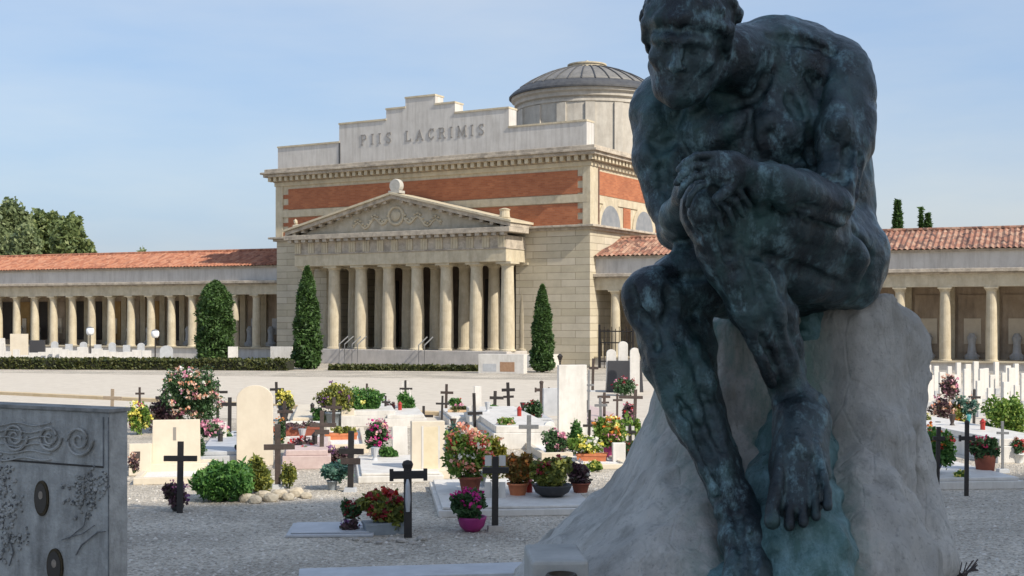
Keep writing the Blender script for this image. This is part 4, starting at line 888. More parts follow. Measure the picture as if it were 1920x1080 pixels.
cross('small cross poking out of the round green bush', 686, 719, 775, 678, 695, 732, RUSTIRON, 4)
cross('thin cross flanked by two white candles', 760, 713, 782, 749, 773, 729, IRON, 4, panels=((4, 14),))
cross('grey-brown cross, taller of the close pair near the far kerb', 836, 720, 778, 825, 849, 736, RUSTIRON, 5)
cross('dark thin cross, lower of the close pair near the far kerb', 828, 742, 796, 816, 841, 757, IRON, 4)
cross('low broad-armed dark cross behind the niche headstone', 794, 761, 792, 779, 812, 780, IRON, 5)
cross('black cross with white plates behind the salmon flowers', 891, 737, 818, 878, 906, 775, IRON, 6, panels=((-16, -5), (5, 15)))
cross('double-armed black cross over the brown planter in the back row', 954, 717, 772, 942, 967, 731, IRON, 6, double=True)
cross('leaning dark cross with wide arm left of the double-armed cross', 927, 733, 785, 917, 943, 746, IRON, 6, tilt=0)
cross('tall grey metal cross in front of the long white tomb slab', 991, 778, 862, 972, 1009, 800, IRON_G, 8)
cross('ornate grey cross with a flower wreath left of the tall white headstone', 1015, 715, 775, 1004, 1029, 731, RUSTIRON, 6, finial=True)
cross('thin black cross against the right edge of the tall white headstone', 1104, 768, 842, 1092, 1118, 798, IRON, 5, panels=((-16, -5),))
cross('slim grey iron cross taller than its neighbours right of the white headstone', 1103, 694, 792, 1095, 1113, 722, IRON_G, 4)
cross('dark cross with a name bar behind the yellow-orange flowers', 1133, 736, 790, 1120, 1144, 744, RUSTIRON, 5, double=True)
cross('grey cross half hidden behind the green-yellow shrub', 1127, 745, 800, 1116, 1140, 760, IRON_G, 5)
cross('black plated cross over the black pot beside the statue leg', 1183, 796, 856, 1174, 1194, 811, IRON, 5, panels=((-15, -4), (4, 12)))
cross('wide-armed rusty cross right by the statue knee', 1189, 730, 815, 1158, 1203, 745, RUSTIRON, 6)
cross('black stake cross in front of the blue pot right of the pedestal', 1756, 800, 945, 1745, 1768, 822, IRON, 8)
cross('slender black cross between the blue pot and the terracotta bowl', 1812, 790, 930, 1798, 1826, 822, IRON, 8, finial=True)
cross('faint grey cross right of the crimson flowers', 1880, 790, 886, 1869, 1892, 812, IRON_G, 5)
cross('small dark cross behind the blooms at the right near the white headstones', 1826, 730, 800, 1815, 1838, 745, IRON, 5)

# ------------------------------------------------------------ headstones, slabs, kerbs
def slab(name, label, cat, x0, x1, ytop, ybase, m, depth=.12, rz=10, lean=0, top=None, arch=False, taper=0, plinth=None, group=None, recess=None):
    g = G((x0 + x1) / 2, ybase); s = g.y / F; w_ = (x1 - x0) * s / 2 / math.cos(R(rz)); h = (ybase - ytop) * s
    o = thing(name, label, cat, g, R(rz), group); o.rotation_euler.x = R(-lean)
    if arch: poly = [(-w_, 0), (w_, 0)] + [(w_ * math.cos(a), h - w_ * .8 + w_ * .8 * math.sin(a)) for a in [math.pi * k / 16 for k in range(17)]]
    else: poly = [(-w_, 0), (w_, 0), (w_ * (1 - taper), h), (-w_ * (1 - taper), h)]
    MB().prism(poly, -depth / 2, depth / 2).build('stone', m, o, bevel=.008)
    if plinth: MB().box(-w_ - plinth, w_ + plinth, -depth / 2 - plinth, depth / 2 + plinth, -.02, plinth * 1.6).build('plinth', m, o, bevel=.008)
    if recess:
        for (a, b, c, e, mm) in recess: MB().box(-w_ + 2 * w_ * a, -w_ + 2 * w_ * b, -depth / 2 - .006, -depth / 2 + .01, h * c, h * e).build('inlay', mm, o)
    return o
LET_G = mat('engraved_grey', (.25, .23, .2), .8)
s_ = slab('headstone', 'white headstone slightly wider at its foot behind the lone black cross at the left', 'headstone', 287, 374, 787, 888, CREAM_M, .14, 12, 4, taper=.04, plinth=.10, recess=[(.44, .5, .62, .86, LET_G)])
slab('headstone', 'cream headstone with a rounded top and no writing', 'headstone', 445, 511, 722, 872, CREAM_M, .12, 10, arch=True)
slab('headstone', 'tall blank white headstone in full sun beside the pedestal', 'headstone', 1046, 1099, 684, 812, WHITE_M, .14, 12)
slab('headstone', 'cream headstone with a recessed tan panel in the middle of the grave field', 'headstone', 771, 832, 789, 895, CREAM_M, .2, 10, plinth=.08, recess=[(.36, .80, .10, .90, mat('tan_marble', (.62, .52, .34), .5, (.72, .62, .44), 6)), (.80, .86, .08, .92, WHITE_M), (.30, .36, .08, .92, WHITE_M)])
slab('headstone', 'slim white stele behind the crosses with plates', 'headstone', 889, 902, 724, 780, WHITE_M, .1, 10)
slab('headstone', 'low grey marker stone near the far kerb', 'headstone', 1018, 1046, 728, 780, GREY_M, .12, 10)
slab('headstone', 'small pale stone with a photo inlay beside the left headstone', 'headstone', 243, 283, 832, 892, CREAM_M, .12, 10, 8, recess=[(.2, .5, .45, .75, RUSTIRON)])
slab('headstone', 'narrow white stone behind the pink flowers at the left', 'headstone', 398, 424, 792, 842, WHITE_M, .1, 10)
slab('headstone', 'small white stone close to the statue leg above the gravel', 'headstone', 1148, 1172, 830, 870, WHITE_M, .1, 8)
def plot(label, x0, x1, ynear, yfar, m, hh=.12, fill=None, cat='grave plot', name='grave_plot', rz=8, lid=False, group=None):
    a = G((x0 + x1) / 2, ynear); b = G((x0 + x1) / 2, yfar); s = a.y / F; w_ = (x1 - x0) * s / 2; L_ = max(.35, (b.y - a.y))
    o = thing(name, label, cat, a, R(rz), group)
    if lid:
        MB().box(-w_, w_, 0, L_, 0, hh * .7).build('base_slab', m, o, bevel=.01); MB().box(-w_ + .05, w_ - .05, .05, L_ - .05, hh * .7 + .002, hh).build('top_slab', m, o, bevel=.01)
        q_ = random.Random(int(x0 * 3 + ynear)); vx_ = q_.uniform(-w_ * .6, w_ * .6)
        if hh > .08 and w_ > .3:
            MB().lathe(vx_, L_ * .7, [(.05, hh), (.03, hh + .04), (.06, hh + .16), (.07, hh + .2)], 10).build('vase', RUSTIRON if q_.random() < .5 else GREY_M, o)
            MB().lathe(-vx_, L_ * .45, [(.045, hh), (.045, hh + .13), (.06, hh + .14), (.01, hh + .2)], 8).build('votive_lantern', mat('red_votive_glass', (.35, .03, .02), .3) if q_.random() < .5 else IRON, o)
            MB().lathe(vx_ * .3, L_ * .88, [(.05, hh), (.05, hh + .01)], 12, sx=1, sy=1.3).build('photo_oval', mat('old_photo', (.035, .03, .025), .35), o)
    else:
        t = .09; m_ = MB(); m_.box(-w_, w_, 0, t, 0, hh); m_.box(-w_, w_, L_ - t, L_, 0, hh); m_.box(-w_, -w_ + t, t, L_ - t, 0, hh - .003); m_.box(w_ - t, w_, t, L_ - t, 0, hh - .003)
        m_.build('kerb', m, o, bevel=.008)
        MB().box(-w_ + t, w_ - t, t, L_ - t, 0, hh * .55).build('filling', fill or mat('marble_chips', (.55, .53, .5), .9, (.78, .76, .72), 40, .6, 60), o)
    return o
plot('wide pale marble tomb slab with flower pots on it nearest the pedestal', 822, 1122, 968, 912, WHITE_M, .12, lid=True, rz=6)
plot('thin grey flat slab in the shade under the red flower trough', 536, 700, 1008, 985, GREY_M, .05, lid=True, rz=4)
plot('white kerbed grave in front of the left headstone', 252, 390, 908, 872, CREAM_M, .10, rz=10)
plot('white marble tomb slab behind the juniper bushes', 372, 470, 872, 828, GREY_M, .22, lid=True, rz=10)
plot('white tomb slab in front of the niche headstone', 672, 832, 905, 868, WHITE_M, .14, lid=True, rz=8)
plot('low white tomb behind the pink and magenta bouquet', 640, 745, 800, 768, WHITE_M, .35, lid=True, rz=8)
plot('long white tomb slab behind the tall grey cross', 925, 1045, 842, 796, WHITE_M, .42, lid=True, rz=8)
plot('white kerbed grave holding the orange planter', 610, 690, 850, 815, CREAM_M, .16, rz=8)
plot('pink marble tomb with red and plum flowers behind the brown cross', 530, 620, 880, 850, mat('pink_marble', (.48, .36, .33), .6, (.58, .46, .42), 8), .3, lid=True, rz=8)
plot('white kerbed grave under the red trough', 505, 600, 838, 805, WHITE_M, .18, rz=8)
plot('grey kerbed grave at the far left edge beside the big headstone', 242, 300, 880, 850, GREY_M, .2, lid=True, rz=8)
plot('white tomb slab under the blue pot right of the pedestal', 1715, 1925, 918, 872, WHITE_M, .16, lid=True, rz=6)
plot('pale tomb slab in front of the packed white headstones', 1725, 1880, 838, 795, WHITE_M, .35, lid=True, rz=6)
plot('white tomb corner at the far right edge of the picture', 1868, 1990, 868, 826, WHITE_M, .40, lid=True, rz=6)
plot('ochre kerbed grave in the back row beneath the small trough', 905, 985, 800, 775, CREAM_M, .14, rz=8)
plot('pale pink grave slab in the back row right of the tall white headstone', 1110, 1200, 800, 765, mat('pink_marble', (.48, .36, .33)), .12, lid=True, rz=8)
plot('pale kerbed grave under the terracotta trough near the pedestal', 1080, 1185, 880, 845, CREAM_M, .08, rz=8)
plot('grey tomb slab behind the orange planter in the back rows', 545, 640, 800, 772, CREAM_M, .2, lid=True, rz=8)
plot('low white tomb left of the slim white stele', 842, 884, 800, 782, WHITE_M, .22, lid=True, rz=8)
plot('white tomb slab below the spiky plant between white candles', 722, 800, 800, 778, WHITE_M, .26, lid=True, rz=8)
plot('pale low tomb behind the salmon flowers', 838, 925, 850, 818, CREAM_M, .24, lid=True, rz=8)
plot('small cream kerbed grave below the leafy shrub near the tall white headstone', 1015, 1075, 862, 838, CREAM_M, .12, rz=8)
plot('grey kerbed grave at the foot of the ornate grey cross', 985, 1040, 800, 778, GREY_M, .18, lid=True, rz=8)
slab('headstone', 'small white heart-high stone behind the pink azalea', 'headstone', 1020, 1040, 790, 838, WHITE_M, .1, 10, arch=True)
slab('headstone', 'small open-book style white stone behind the magenta bouquet', 'headstone', 736, 764, 800, 866, WHITE_M, .12, 10, 10)
slab('headstone', 'small brown stone marker behind the orange planter', 'headstone', 640, 664, 766, 800, CREAM_M, .1, 10)
def kerbline(name, label, cat, a, b, w_, h, m):
    A, B = G(*a), G(*b); o = thing(name, label, cat, A, math.atan2(B.y - A.y, B.x - A.x)); L_ = (B - A).length
    n = max(1, int(L_ / 1.6)); mb = MB()
    mb.box(0, L_, -w_ / 2, w_ / 2, 0, h); mb.build('stone', m, o, bevel=.01); return o
KB = mat('ochre_kerb', (.50, .38, .22), .85, (.60, .48, .32), 3, .1, 20)
tag(kerbline('path_kerb', 'low ochre stone kerb closing the grave field at the back', 'kerb', (-140, 733), (1010, 788), .25, .10, KB))
tag(kerbline('border_slab', 'smooth grey stone border on the gravel at the bottom of the picture', 'kerb', (560, 1092), (1015, 1078), .5, .08, GREY_M))
# pale sunlit path beyond the graves
m = MB(); A_, B_, C_, D_ = G(-500, 733), G(2600, 905), G(2900, 738), G(-700, 690)
m.add([(v.x, v.y, .004) for v in (A_, B_, C_, D_)], [(0, 1, 2, 3)])
PATH = mat('pale_path_gravel', (.50, .44, .36), .9, (.60, .54, .45), 3, .6, 30, stain=(.38, .33, .26), stain_amt=.5, stain_scale=(.5, 1.5, 1))
tag(m.build('path', PATH), kind='structure')

# rocks round the juniper
for i, x in enumerate((462, 478, 494, 508, 524, 540, 556, 574)):
    g = G(x, 941 - i * 1.5 + (i % 2) * 4); r = random.Random(i + 50); k = .075 + .03 * r.random()
    o = MB().lump((0, 0, k * .5), k * 1.1, k * .8, k * .75, i, 2, .14).build('border_rock', mat('border_rock_stone', (.46, .38, .27), .9, (.66, .58, .44), 12, .3, 30)); o.location = g
    tag(o, 'cream rock in the row edging the juniper bed', 'rock', 'cream rocks edging the juniper bed')
for i, x in enumerate((668, 690, 712, 733, 752, 772, 790)):
    g = G(x, 1014 + (i % 3) * 3); r = random.Random(i + 80); k = .028 + .016 * r.random()
    o = MB().lump((0, 0, k * .5), k * 1.5, k, k * .7, i + 20, 1, .2).build('edging_stone', mat('edging_stone_grey', (.25, .23, .21), .9, (.5, .46, .40), 12)); o.location = g
    tag(o, 'small stone in the row under the red flower trough', 'stone', 'small stones under the red flower trough')

# ------------------------------------------------------------ plants and flowers on the graves
WT = pot_mat((.55, .56, .55)); GRY = pot_mat((.24, .27, .29)); BLK = pot_mat((.02, .02, .022)); BLU = pot_mat((.04, .05, .22)); TEAL = pot_mat((.04, .22, .24)); MAG = pot_mat((.26, .015, .13)); LBL = pot_mat((.30, .45, .55))
plant('rose_bush', 'tall bush of pink, peach and cream roses behind the left headstone', 'flowers', 302, 412, 688, 800, 'dark', (('peach', 46), ('white', 22), ('pink', 16)), dens=2.2, base=812)
plant('heather', 'dark plum shrub at the foot of the tall rose bush', 'plant', 272, 345, 748, 812, 'plum', (), dens=1.2)
plant('flower_bunch', 'yellow and red flower bunch right above the big grey headstone corner', 'flowers', 236, 284, 754, 815, 'lime', (('yellow', 22), ('crimson', 6)))
plant('pink_hydrangea', 'pink hydrangeas in a white vase between the two left headstones', 'flowers', 376, 428, 788, 842, 'dark', (('pink', 26),), ('vase', WT, 394, 414, 815))
plant('ivy', 'dark green trailing plant against the right side of the left headstone', 'plant', 368, 390, 815, 872, 'dark')
plant('chrysanthemums', 'yellow chrysanthemums in a dark vase by the small back-row cross', 'flowers', 516, 552, 730, 790, 'olive', (('yellow', 22),), ('vase', BLK, 520, 545, 760))
plant('orange_flowers', 'orange-red flowers right of the round-topped headstone', 'flowers', 512, 536, 780, 840, 'dark', (('orange', 16),))
plant('shrub', 'olive and plum leaved shrub in a grey pot in the back rows', 'plant', 592, 660, 716, 800, 'olive', (('purple', 14), ('yellow', 6)), ('round', GRY, 608, 640, 772), dens=1.4)
plant('trailing_plant', 'small green plant left of the olive and plum shrub', 'plant', 584, 612, 762, 800, 'green')
plant('round_bush', 'round bright green bush in a teal pot in the back rows', 'plant', 652, 716, 724, 795, 'green', (('yellow', 6),), ('round', TEAL, 662, 700, 775), dens=1.8)
plant('palm_plant', 'small green spiky plant between white candles', 'plant', 745, 780, 735, 785, 'green', (), ('vase', BLK, 756, 766, 768), spiky=True)
plant('dried_flowers', 'little dark red posy left of the spiky plant', 'flowers', 722, 742, 752, 788, 'plum', (('darkred', 6),))
plant('bouquet', 'magenta and pink bouquet in a pale blue vase before the niche headstone', 'flowers', 684, 732, 786, 872, 'dark', (('magenta', 16), ('pink', 18), ('peach', 4)), ('vase', LBL, 694, 708, 836))
plant('potted_herb', 'dark green plant in a low dark pot right of the pale blue vase', 'plant', 708, 748, 836, 872, 'green', (), ('bowl', BLK, 712, 738, 860))
plant('blue_green_plant', 'blue-green leafy plant in a grey pot in front of the thick-armed cross', 'plant', 600, 668, 862, 918, 'blue', (), ('round', GRY, 612, 634, 900), dens=1.2)
plant('red_flowers', 'red flowers on the pink marble tomb', 'flowers', 545, 600, 822, 866, 'plum', (('red', 26),), lift=.0)
plant('plum_flowers', 'dark purple flowers right of the red ones on the pink marble tomb', 'flowers', 600, 660, 836, 872, 'plum', (('purple', 16),))
plant('orange_planter', 'orange trough with few sprigs behind the thick-armed cross', 'planter', 616, 670, 798, 832, 'olive', (), ('trough', TERRA, 612, 668, 812), dens=.5)
plant('red_planter', 'long dark red trough between brown crosses', 'planter', 512, 596, 790, 826, 'plum', (), ('trough', TERRA_D, 510, 596, 800), dens=.5)
plant('juniper', 'low spreading bright green juniper in the rock bed', 'shrub', 362, 472, 866, 938, 'green', (), dens=3.2, spiky=True, leafs=.034)
plant('upright_juniper', 'upright olive juniper beside the brown weathered cross', 'shrub', 464, 508, 850, 924, 'olive', (), dens=1.8, spiky=True)
plant('green_shrub', 'small olive shrub right of the brown weathered cross', 'shrub', 526, 556, 866, 916, 'olive', (), dens=1.2)
plant('mauve_pot', 'mauve and purple flowers at the foot of the lone left cross', 'flowers', 308, 358, 903, 958, 'plum', (('pink', 8), ('purple', 10)), ('bowl', BLK, 320, 345, 948))
plant('flower_trough', 'dark red flowering plants in a grey trough under the heavy black cross', 'flowers', 676, 762, 918, 1000, 'olive', (('darkred', 30), ('red', 12)), ('trough', GRY, 684, 758, 978), dens=1.8)
plant('red_roses', 'deep red roses in a pale vase left of the grey trough', 'flowers', 640, 678, 936, 1000, 'dark', (('darkred', 22),), ('vase', WT, 650, 664, 972))
plant('purple_pansies', 'dark purple pansies low on the gravel left of the grey trough', 'flowers', 640, 676, 972, 1000, 'plum', (('purple', 14),))
plant('cyclamen', 'magenta cyclamen wrapped in magenta paper left of the plated black cross', 'flowers', 850, 916, 918, 996, 'dark', (('magenta', 22),), ('bowl', MAG, 858, 912, 968), dens=1.1)
plant('salmon_flowers', 'tall salmon and orange flowers in a terracotta pot on the marble slab', 'flowers', 832, 925, 800, 932, 'lime', (('salmon', 46), ('white', 6), ('red', 8)), ('round', TERRA_D, 858, 905, 893), dens=1.6, base=940, lift=.12)
plant('yellow_bush', 'yellow-green bush behind the plated black cross', 'plant', 905, 958, 812, 905, 'yellow', (('peach', 8),), dens=1.3, base=932)
plant('autumn_plant', 'orange and yellow foliage plant in a bright terracotta pot on the marble slab', 'plant', 944, 1002, 848, 935, 'autumn', (('orange', 10),), ('round', TERRA, 950, 992, 905), dens=1.5, base=945, lift=.12)
plant('dark_bowl_plant', 'yellow-green plant in a wide dark bowl on the marble slab', 'plant', 994, 1072, 856, 935, 'olive', (('yellow', 8), ('darkred', 8)), ('bowl', BLK, 998, 1072, 908), dens=1.6, base=948, lift=.12)
plant('dried_plant', 'grey dried plant in a dark red pot at the right end of the marble slab', 'plant', 1062, 1108, 860, 930, 'plum', (('white', 4),), ('round', TERRA_D, 1070, 1107, 905), base=940, lift=.12)
plant('box_plant', 'green plants in a wide ochre box in the back row', 'planter', 905, 962, 758, 792, 'green', (), ('trough', mat('ochre_box', (.42, .22, .07), .8, (.5, .3, .1), 8), 903, 952, 774))
plant('wooden_planter', 'tan wooden box planter left of the slim white stele', 'planter', 846, 880, 758, 790, 'hedge', (('pink', 4),), ('trough', mat('tan_wood', (.5, .33, .18), .8, (.6, .42, .25), 9), 842, 884, 768), dens=.6)
plant('dark_shrub', 'dark red and green shrub before the ornate grey cross', 'plant', 980, 1018, 748, 798, 'dark', (('darkred', 8),), dens=1.2)
plant('pink_azalea', 'pink flowers with dark leaves left of the terracotta trough', 'flowers', 1018, 1068, 806, 856, 'dark', (('pink', 24),))
plant('leafy_shrub', 'leafy green shrub in front of the tall white headstone', 'plant', 1060, 1092, 782, 856, 'green', (), dens=1.1)
plant('terracotta_planter', 'long terracotta trough of mixed green and white flowers', 'flowers', 1060, 1135, 818, 868, 'lime', (('yellow', 10), ('white', 8)), ('trough', TERRA, 1084, 1136, 850))
plant('yellow_orange_flowers', 'yellow and orange flower bush in a magenta pot near the statue', 'flowers', 1112, 1172, 778, 862, 'lime', (('orange', 10), ('yellow', 14), ('pink', 6)), ('round', MAG, 1130, 1150, 836), dens=1.3)
plant('black_pot_flowers', 'red flowers in a black pot at the statue leg', 'flowers', 1166, 1196, 828, 868, 'dark', (('red', 8),), ('round', BLK, 1170, 1192, 850))
plant('pink_wreath', 'pink flowers at the foot of the rusty cross by the statue knee', 'flowers', 1165, 1192, 752, 800, 'plum', (('pink', 10), ('red', 8)))
plant('tall_shrub', 'pale green shrub left of the statue leg', 'plant', 1168, 1206, 776, 850, 'lime', (('pink', 4),))
plant('blue_pot_plant', 'green plant with red flowers in a dark blue pot right of the pedestal', 'flowers', 1726, 1790, 798, 905, 'green', (('red', 12), ('orange', 6)), ('round', BLU, 1722, 1762, 868), dens=1.5, base=908)
plant('crimson_flowers', 'crimson flowers in a terracotta bowl right of the slender black cross', 'flowers', 1816, 1870, 818, 890, 'dark', (('crimson', 34),), ('bowl', TERRA_D, 1828, 1866, 852), dens=1.2, base=900)
plant('small_grey_pot', 'small dark plant in a grey pot at the foot of the black stake cross', 'plant', 1724, 1758, 892, 942, 'dark', (), ('round', GRY, 1726, 1752, 918))
plant('yellow_posy', 'yellow posy on the marble between the two black crosses', 'flowers', 1788, 1820, 880, 915, 'lime', (('yellow', 12),))
plant('bright_shrub', 'fresh yellow-green shrub at the far right among white tombs', 'plant', 1850, 1925, 738, 838, 'lime', (), dens=1.6)
plant('brown_bouquet', 'pink and brown bouquet before the packed headstones', 'flowers', 1745, 1790, 742, 800, 'plum', (('peach', 14), ('pink', 8)), ('vase', WT, 1758, 1772, 785))
plant('pale_bouquet', 'white and peach bouquet in a teal vase before the packed headstones', 'flowers', 1795, 1835, 738, 800, 'blue', (('peach', 10), ('white', 10)), ('vase', TEAL, 1806, 1822, 775))
plant('yellow_edge_flowers', 'yellow flowers hugging the right edge of the pedestal', 'flowers', 1728, 1750, 775, 820, 'olive', (('yellow', 8),))
plant('hanging_flowers', 'salmon blooms just behind the plated cross in the middle', 'flowers', 836, 880, 790, 850, 'blue', (('salmon', 16), ('white', 6)), base=862)
# dry twig tangle at the foot of the pedestal on the right
g = G(1800, 1088); tw = MB(); q = random.Random(9)
for i in range(26):
    a = q.uniform(0, 6.28); tw.tube([(q.uniform(-.1, .1), q.uniform(-.06, .06), 0), (math.cos(a) * .08, math.sin(a) * .06, .08), (math.cos(a) * .17, math.sin(a) * .1, q.uniform(.08, .2))], .006, 4)
o = tw.build('dry_twigs', RUSTIRON); o.location = g; tag(o, 'tangle of dry brown twigs at the right foot of the pedestal', 'twigs')

# ------------------------------------------------------------ packed white headstones right and left
pr = slab('headstone', 'narrow white headstone standing in the packed rows right of the pedestal', 'headstone', 1731, 1745, 684, 770, WHITE_M, .1, 12, group='packed white headstones at the right')
MB().box(-.09, .09, -.1, -.05, 0, .22).build('flower_vase', GREY_M, pr)
q = random.Random(21)
for row, (yb, yt, st_) in enumerate(((742, 684, 19), (760, 694, 22), (783, 712, 27))):
    x = 1738 + row * 7
    while x < 1960:
        if row == 0 and x < 1740: x += st_; continue
        if row == 2 and 1740 < x < 1830: x += st_; continue
        c = copy_tree(pr); g = G(x + q.uniform(-3, 3), yb + q.uniform(-3, 3)); c.location = g
        hh = (yb - yt) * g.y / F; h0 = 86 * G(1738, 770).y / F; k = hh / h0 * q.uniform(.82, 1.08); c.scale = (k * q.uniform(.8, 1.25), k, k); c.rotation_euler.z = R(12 + q.uniform(-4, 4)); x += st_ * q.uniform(.8, 1.2)
pl_ = slab('headstone', 'low white headstone in the long row in front of the left colonnade', 'headstone', -5, 8, 652, 686, WHITE_M, .1, 4, group='low white headstones at the left')
MB().box(-.14, .14, -.4, -.05, 0, .16).build('grave_slab', WHITE_M, pl_)
x = 14
while x < 292:
    c = copy_tree(pl_); c.location = G(x, 686 + q.uniform(-2, 2)); c.scale = (q.uniform(.9, 1.7), 1, q.uniform(.62, 1.02)); x += q.uniform(12, 19)
for i, (x0, x1, yt) in enumerate(((22, 50, 624), (34, 40, 640), (-14, 12, 634))): pass
slab('headstone', 'tall pale stele at the left edge before the left colonnade', 'headstone', 20, 52, 626, 682, CREAM_M, .15, 4)
slab('headstone', 'stepped grey family tomb left of the tall stele', 'headstone', -12, 12, 634, 682, WHITE_M, .15, 4, taper=.3)
slab('headstone', 'grey round-topped stone left of the wide cypress', 'headstone', 300, 324, 648, 682, GREY_M, .12, 4, arch=True)
slab('headstone', 'white block tomb right of the wide cypress', 'headstone', 428, 446, 650, 682, WHITE_M, .15, 4)
slab('headstone', 'dark low stone monument behind the white rows at the left', 'headstone', 56, 84, 638, 680, mat('dark_granite', (.05, .05, .055), .4), .15, 4)
slab('tomb_wall', 'low white wall at the chapel corner between the two cypresses', 'wall', 508, 552, 650, 682, WHITE_M, .3, -20)
slab('tomb_monument', 'white tomb with wooden crate before the portico right end', 'tomb', 900, 985, 664, 700, WHITE_M, .5, -18, recess=[(.1, .4, .1, .5, GREY_M), (.48, .80, .1, .6, mat('crate_wood', (.3, .17, .1), .8, (.4, .25, .15), 8))])
for i in range(7):
    x = 96 + i * 27; slab('headstone', 'grey weathered headstone behind the low white row at the left', 'headstone', x, x + 13, 640 + (i * 5) % 9, 680, GREY_M, .12, 4, arch=i % 2 == 0, group='grey headstones behind the left row')
# box hedges, lamps
def hedge(label, a, b, w_, h, leaf='hedge'):
    A, B = G(*a), G(*b); o = thing('box_hedge', label, 'hedge', A, math.atan2(B.y - A.y, B.x - A.x)); L_ = (B - A).length; q = np.random.default_rng(int(L_ * 10))
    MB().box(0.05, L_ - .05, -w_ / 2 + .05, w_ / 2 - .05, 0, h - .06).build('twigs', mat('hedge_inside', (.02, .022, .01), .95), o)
    n = int(L_ * 260); p = np.stack([q.random(n) * L_, (q.random(n) - .5) * w_, q.random(n) * h], 1); k = q.random(n)
    p[k < .45, 1] = -w_ / 2 + q.random((k < .45).sum()) * .08; m_ = (k > .45) & (k < .85); p[m_, 2] = h + (q.random(m_.sum()) - .5) * .1
    leaf_mesh('foliage', p, .11, LEAF[leaf], o, 3)
hedge('long low clipped hedge in front of the left colonnade', (-300, 690), (546, 694), 1.4, .48)
hedge('thin low hedge along the path before the portico', (618, 694), (930, 696), .8, .22)
def cypress(label, x, ytop, ybase, wpx, seed, ybot=None, leaf='cypress', top=.12, shape=.9, n=9000, dpos=None, taper=.35):
    g = dpos or G(x, ybase); s = g.y / F; h = (H + (HY - ytop) * s); r = wpx * s / 2; o = thing('cypress', label, 'tree', g); q = np.random.default_rng(seed)
    t = q.random(n) ** .9; a = q.random(n) * 6.283; prof = np.minimum(1, (t * 5 + .72)) * np.maximum(1 - t ** (3.0 + shape), .0) ** .75 * (1 - taper * t)
    lump = 1 + .13 * np.sin(a * 3 + t * 19 + seed) + .09 * np.sin(a * 7 - t * 37) ; rr = r * prof * lump * (1 - .35 * q.random(n) ** 2) * (1 + .12 * (q.random(n) > .93))
    p = np.stack([rr * np.cos(a), rr * np.sin(a), .08 + t * (h - .1)], 1)
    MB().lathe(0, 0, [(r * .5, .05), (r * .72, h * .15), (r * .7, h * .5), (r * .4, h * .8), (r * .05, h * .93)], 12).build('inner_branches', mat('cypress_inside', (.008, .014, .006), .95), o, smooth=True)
    MB().lathe(0, 0, [(.10, 0), (.07, h * .5), (.02, h * .9)], 8).build('trunk', mat('bark', (.07, .05, .035), .95), o)
    leaf_mesh('crown', p, h * .021, LEAF[leaf], o, seed, 1.2, 2.4)
cypress('slim cypress at the left end of the portico', 576, 500, 692, 52, 3)
cypress('wide bushy cypress in front of the left colonnade', 404, 526, 680, 66, 5, shape=4, n=11000, taper=.1)
cypress('slim shorter cypress in front of the chapel right wall', 1017, 534, 698, 42, 8)
cypress('dark cypress top showing above the right colonnade roof, taller of the two', 1683, 377, 0, 32, 12, dpos=Vector(((1683 - 960) / F * 105, 105, 0)), shape=.3, n=4000)
cypress('small dark tree top above the right colonnade roof, smaller of the two', 1738, 400, 0, 28, 13, dpos=Vector(((1740 - 960) / F * 105, 105, 0)), n=2500)
cypress('thin spike of a dark tree beside the smaller tree top', 1727, 390, 0, 10, 14, dpos=Vector(((1727 - 960) / F * 105, 105, 0)), n=800)
def tree(label, x, ytop, wpx, seed, d=118, leaf='tree', n=17000, hc=110):
    g = Vector(((x - 960) / F * d, d, 0)); s = d / F; h = H + (HY - ytop) * s; r = wpx * s / 2; o = thing('broadleaf_tree', label, 'tree', g, 0, 'trees beyond the left colonnade'); q = np.random.default_rng(seed)
    m = MB(); m.tube([(0, 0, 0), (.1, 0, h * .3), (0, .1, h * .6)], .3, 8, .12)
    cl = []
    for i in range(22):
        a = q.random() * 6.283; t = q.random() ** .5; zc_ = h * (.40 + .50 * q.random()); rr = r * .72 * t * math.sqrt(max(.15, 1 - ((zc_ / h - .55) / .5) ** 2))
        c = (rr * math.cos(a), rr * math.sin(a), zc_); cl.append((c, (r * .34, r * .34, h * .12)))
        m.tube([(0, 0, h * .3), (c[0] * .5, c[1] * .5, (h * .3 + c[2]) / 2), c], .09, 5, .03)
    cl.append(((0, 0, h * .86), (r * .4, r * .4, h * .13)))
    m.build('trunk', mat('bark', (.07, .05, .035), .95), o)
    leaf_mesh('crown', np.concatenate([blob(q, n // 23, c, rr_, .5) for c, rr_ in cl]), .27, LEAF[leaf], o, seed, .4, 1.8)
tree('broad grey-green tree at the left edge beyond the colonnade', 14, 376, 100, 31, leaf='tree2')
tree('rounded tree second from the left beyond the colonnade', 78, 392, 110, 32, 122)
tree('rounded mid-green tree ending the clump beyond the left colonnade', 138, 396, 100, 33, 116, 'tree')
tree('low pale tree in front of the clump at the left edge', 45, 420, 90, 35, 108, 'tree2')
tree('small distant tree top just above the left colonnade roof', 265, 462, 40, 36, 150, 'tree2', 2500)
